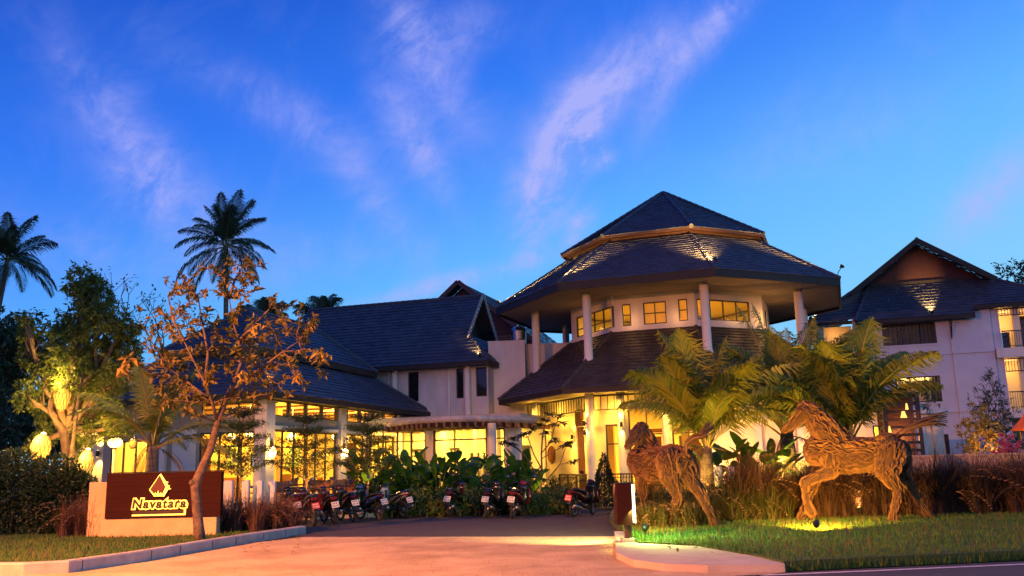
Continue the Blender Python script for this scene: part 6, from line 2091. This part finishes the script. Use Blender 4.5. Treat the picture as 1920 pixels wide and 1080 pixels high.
for k in range(20):
    o1, o2 = rg.uniform(-7, 7), rg.uniform(-9, 9)
    yy = yr(1690) + rg.uniform(-.12, .12)
    e = rg.uniform(.75, 1.06)
    tl.append([hp(1682 + rg.uniform(-4, 6), 818 + rg.uniform(-4, 5), yy), hp(1700, 804 + o1 * .4, yy), hp(1700 + 28 * e, 793 + o1 * .8, yy + .05), hp(1700 + 55 * e, 786 + o1 + o2 * .4, yy + .1), hp(1700 + 74 * e, 786 + o1 + o2, yy + .1)])
mn = []
for k in range(46):
    f = k / 45
    x, y = 1512 + (1584 - 1512) * f, 764 + (812 - 764) * f - 5 * math.sin(f * 3.1)
    yy = yr(x) + rg.uniform(-.12, .1)
    mn.append([hp(x, y + 5, yy), hp(x + 4 + rg.uniform(-2, 4), y - 1 + rg.uniform(-3, 3), yy), hp(x + 9 + rg.uniform(0, 6), y + 6 + rg.uniform(-4, 6), yy - .04)])
ornamental('fountain_grass', 'bright lit grass tufts in front of the left horse beside the pylon', [gs(x, 21.6 + (x * 5 % 7) * .15, .22, .6, .13) for x in range(1198, 1330, 9)], 5200, 1.15, 86, L_GRN2, .05, 1.1)
horse('driftwood_horse', (at(1610, 975, 22.2).x, 22.2, .13), 'driftwood horse sculpture in profile with one foreleg raised and tail streaming', ch, tl, mn, 8, 1900)

ch = [
    [hp(1272, 866, 21.95, .34), hp(1262, 866, 22.1, .39), hp(1248, 870, 22.4, .385), hp(1232, 872, 22.75, .41), hp(1216, 871, 23.1, .43), hp(1206, 866, 23.3, .38)],
    [hp(1217, 854, 23.1, .31), hp(1213, 834, 23.2, .235), hp(1208, 816, 23.2, .185), hp(1201, 804, 23.15, .14)],
    [hp(1203, 803, 23.1, .14), hp(1194, 812, 22.95, .135), hp(1185, 824, 22.8, .095), hp(1179, 833, 22.7, .075), hp(1177, 836, 22.68, .07)],
    [hp(1198, 799, 23.0, .045), hp(1195, 788, 22.98, .012)],
    [hp(1204, 799, 23.2, .045), hp(1203, 788, 23.22, .012)],
    [hp(1257, 868, 21.85, .31), hp(1256, 892, 21.75, .22), hp(1263, 912, 21.72, .14), hp(1271, 931, 21.7, .10), hp(1267, 951, 21.7, .075), hp(1264, 970, 21.7, .08), hp(1264, 981, 21.68, .095)],
    [hp(1278, 866, 22.0, .31), hp(1290, 888, 21.9, .23), hp(1303, 909, 21.8, .15), hp(1317, 931, 21.7, .105), hp(1328, 955, 21.65, .08), hp(1337, 975, 21.62, .085), hp(1340, 983, 21.6, .095)],
    [hp(1210, 884, 23.0, .2), hp(1205, 915, 23.0, .11), hp(1207, 940, 23.0, .07), hp(1207, 965, 23.0, .075)],
    [hp(1222, 884, 23.35, .2), hp(1218, 910, 23.35, .11), hp(1219, 935, 23.35, .07), hp(1219, 960, 23.35, .075)]]
tl = []
for k in range(20):
    o1, o2 = rg.uniform(-7, 7), rg.uniform(-8, 10)
    yy = 21.8 + rg.uniform(-.15, .15)
    e = rg.uniform(.8, 1.06)
    tl.append([hp(1283 + rg.uniform(-2, 5), 848 + rg.uniform(-4, 6), yy), hp(1287 + rg.uniform(-3, 5), 832 + o1 * .6, yy), hp(1288 + 14 * e, 821 + o1 * .9, yy - .05), hp(1288 + 32 * e, 817 + o1 + o2 * .3, yy - .1), hp(1288 + 50 * e, 800 + o1 + o2, yy - .1)])
mn = []
for k in range(34):
    f = k / 33
    x, y = 1203 + (1226 - 1203) * f, 798 + (850 - 798) * f
    yy = 23.25 + rg.uniform(-.1, .1)
    mn.append([hp(x + 3, y + 3, yy), hp(x + 9 + rg.uniform(-2, 3), y - 1 + rg.uniform(-3, 3), yy), hp(x + 10 + rg.uniform(-1, 2), y + 8 + rg.uniform(-3, 5), yy - .03)])
horse('driftwood_horse', (at(1262, 975, 22.4).x, 22.4, .13), 'driftwood horse sculpture seen from behind with its tail curled up', ch, tl, mn[::2], 9, 1500)

# floodlights for the horses
def flood(p, target, lab, e, col, ang=75):
    uplight(p, target, lab, e, col, ang, 'floodlights in the grass at the horses')
g = gnd(1532, 998, .13)
flood(g, at(1530, 905, 22.4), 'floodlight on the lawn in front of the right horse, in a bright green patch', 850, (1.0, .45, .04), 100)
g2 = V((at(1612, 960, 23.7).x, 23.7, .13))
flood(g2, V((g2.x, 24.2, 1.2)), 'small glowing spotlight in the grass under the belly of the right horse', 60, AMBER, 110)
g3 = gnd(1228, 1004, .13)
flood(g3 + V((-.2, 0, 0)), at(1262, 880, 22.2), 'floodlight in the grass at the feet of the left horse', 230, (1.0, .46, .05), 85)

# ================================================================ SMALL THINGS ON THE RIGHT
q = at(1692, 850, 29.0)
kq = empty('timber_tower', V((q.x, 29.0, .0)), 'narrow red timber lantern tower lit from inside behind the right horse tail', 'garden structure', R(-12))
hT = at(1692, 742, 29.0).z
def tower(b):
    for x in (-.5, .5):
        for y in (-.5, .5):
            b.box(x - .06, x + .06, y - .06, y + .06, 0, hT)
    n = 12
    for i in range(n):
        z = .8 + i * (hT - .9) / (n - 1)
        b.box(-.44, .44, -.53, -.47, z, z + .09); b.box(-.53, -.47, -.44, .44, z, z + .09)
part('posts_and_slats', M_RED, kq, tower)
part('back_panel', M_RED, kq, lambda b: b.box(-.44, .44, .40, .44, .3, hT - .05))
part('cap', M_RED, kq, lambda b: b.bbox(-.6, .6, -.6, .6, hT, hT + .08, .02))
for i, (px, py, w_) in enumerate(((1694, 777, .10), (1668, 805, .05), (1700, 762, .05))):
    p = at(px, py, 28.4)
    part('lamp_shade', G_SOFT, kq, lambda b: b.lathe([(w_, -.10), (w_ * .4, .10)], 14, tuple(kq.matrix_basis.inverted() @ p)))
lamp('POINT', V((q.x, 28.9, 2.2)), 22, AMBER, size=.08)
lamp('POINT', V((q.x, 28.9, 3.8)), 22, AMBER, size=.08)
q = at(1908, 800, 25.5)
sp = empty('spirit_house', V((q.x + .25, 25.5, 0)), 'small orange-roofed lantern house on a post at the right edge', 'garden structure')
zq = q.z
M_ORR = mat('orange_roof', (.42, .10, .02), (.30, .07, .015), rough=.6, scale=9, bump=.4)
part('post', M_RED, sp, lambda b: b.bbox(-.08, .08, -.08, .08, 0, zq - .35, .01))
part('roof', M_ORR, sp, lambda b: b.lathe([(.42, -.12), (.44, -.08), (.28, .08), (.10, .26), (.03, .36)], 6, (0, 0, zq)))
part('cage', M_RED, sp, lambda b: [b.bar((.2 * math.cos(i * math.pi / 3), .2 * math.sin(i * math.pi / 3), zq - .36), (.2 * math.cos(i * math.pi / 3), .2 * math.sin(i * math.pi / 3), zq - .1), .03) for i in range(6)])
part('candle_lamp', G_LAMP, sp, lambda b: b.ball((0, 0, zq - .24), .05, 8, 6))
lamp('POINT', V((q.x + .1, 25.0, zq - .1)), 14, AMBER, size=.05)
blades('lawn_weeds', [(2.6, 22.6), (2.6, 18.2), (3.6, 17.2), (4.2, 14.4), (8, 15.0), (15, 16.1), (15, 23)], 16, .16, .009, L_DRYG, .13, 9, .7)
blades('lawn_weeds', [(-14, 18.2), (-8.75, 16.2), (-7.5, 17.9), (-6.8, 22.2), (-6.4, 24.0), (-14, 24.5)], 16, .14, .009, L_DRYG, .1, 10, .7)
# loose grit on the drive and dirt washed along the kerb
b = MB(); rg = random.Random(56)
for i in range(1300):
    if i % 3 == 0:
        f = rg.random(); x, y = -5.5 - 1.9 * (1 - f) + abs(rg.gauss(.08, .12)), 24.2 - 7 * (1 - f)
    else:
        x, y = rg.uniform(-6.5, 2.0), rg.uniform(13.6, 23.2)
    if x < -7.2 + (y - 16) * .21 or y > 21.6 - .29 * x: continue
    r_ = rg.uniform(.004, .012)
    b.add([(x - r_, y, -.008), (x + r_ * .3, y - r_, -.008), (x + r_, y + r_ * .4, -.008), (x - r_ * .2, y + r_, -.008), (x, y, -.008 + r_ * 1.2)], [(0, 1, 4), (1, 2, 4), (2, 3, 4), (3, 0, 4)])
tag(b.build('loose_gravel', mat('grit', (.30, .22, .15), (.10, .075, .055), rough=.95, scale=3, island=.9)), 'loose grit scattered over the concrete drive', 'gravel', None, 'stuff')
# fallen leaves on lawn and drive
b = MB(); rg = random.Random(55)
for _ in range(70):
    p = gnd(rg.uniform(180, 560), rg.uniform(1005, 1040), .0)
    z = .11 if p.x < -6.4 else .004
    b.leaf((p.x, p.y, z + .02), (rg.uniform(-1, 1), rg.uniform(-1, 1), .1), (0, 0, 1), .12, .06)
for _ in range(90):
    p = gnd(rg.uniform(1230, 1900), rg.uniform(985, 1045), .13)
    b.leaf((p.x, p.y, .17), (rg.uniform(-1, 1), rg.uniform(-1, 1), .2), (0, 0, 1), .11, .055)
tag(b.build('fallen_leaves', L_RUST), 'dry leaves fallen on the drive and lawns', 'leaves', None, 'stuff')

# descriptions of the setting
SETTING = {'ground': 'dark bare earth stretching away behind the buildings', 'road': 'grey asphalt road along the bottom of the view', 'driveway': 'pale orange-lit concrete drive in the foreground',
           'parking_lot': 'dark asphalt forecourt where the motorbikes stand', 'road_marking': 'white edge line painted on the road', 'kerb': 'grey concrete kerb curving along the left of the drive',
           'kerb_joints': 'dark joints between the left kerb stones', 'pavement': 'pale concrete apron at the right of the drive', 'terrace': 'raised concrete terrace in front of the restaurant', 'flower_bed': 'planted bed before the glazed link'}
for o in bpy.data.objects:
    if o.parent is None and o.type == 'MESH' and 'label' not in o:
        n_ = o.name.split('.')[0]
        left = (sum((V(c) for c in o.bound_box), V()) / 8).x < 0
        if n_ in ('lawn', 'lawn_grass', 'lawn_weeds'):
            o['label'] = {'lawn': 'mown lawn', 'lawn_grass': 'short green grass of the lawn', 'lawn_weeds': 'dry weeds in the lawn'}[n_] + (' before the sign and hedge' if left else ' in front of the driftwood horses')
            o['category'] = 'grass'
        elif n_ in SETTING:
            o['label'] = SETTING[n_]; o['category'] = n_.replace('_', ' ')
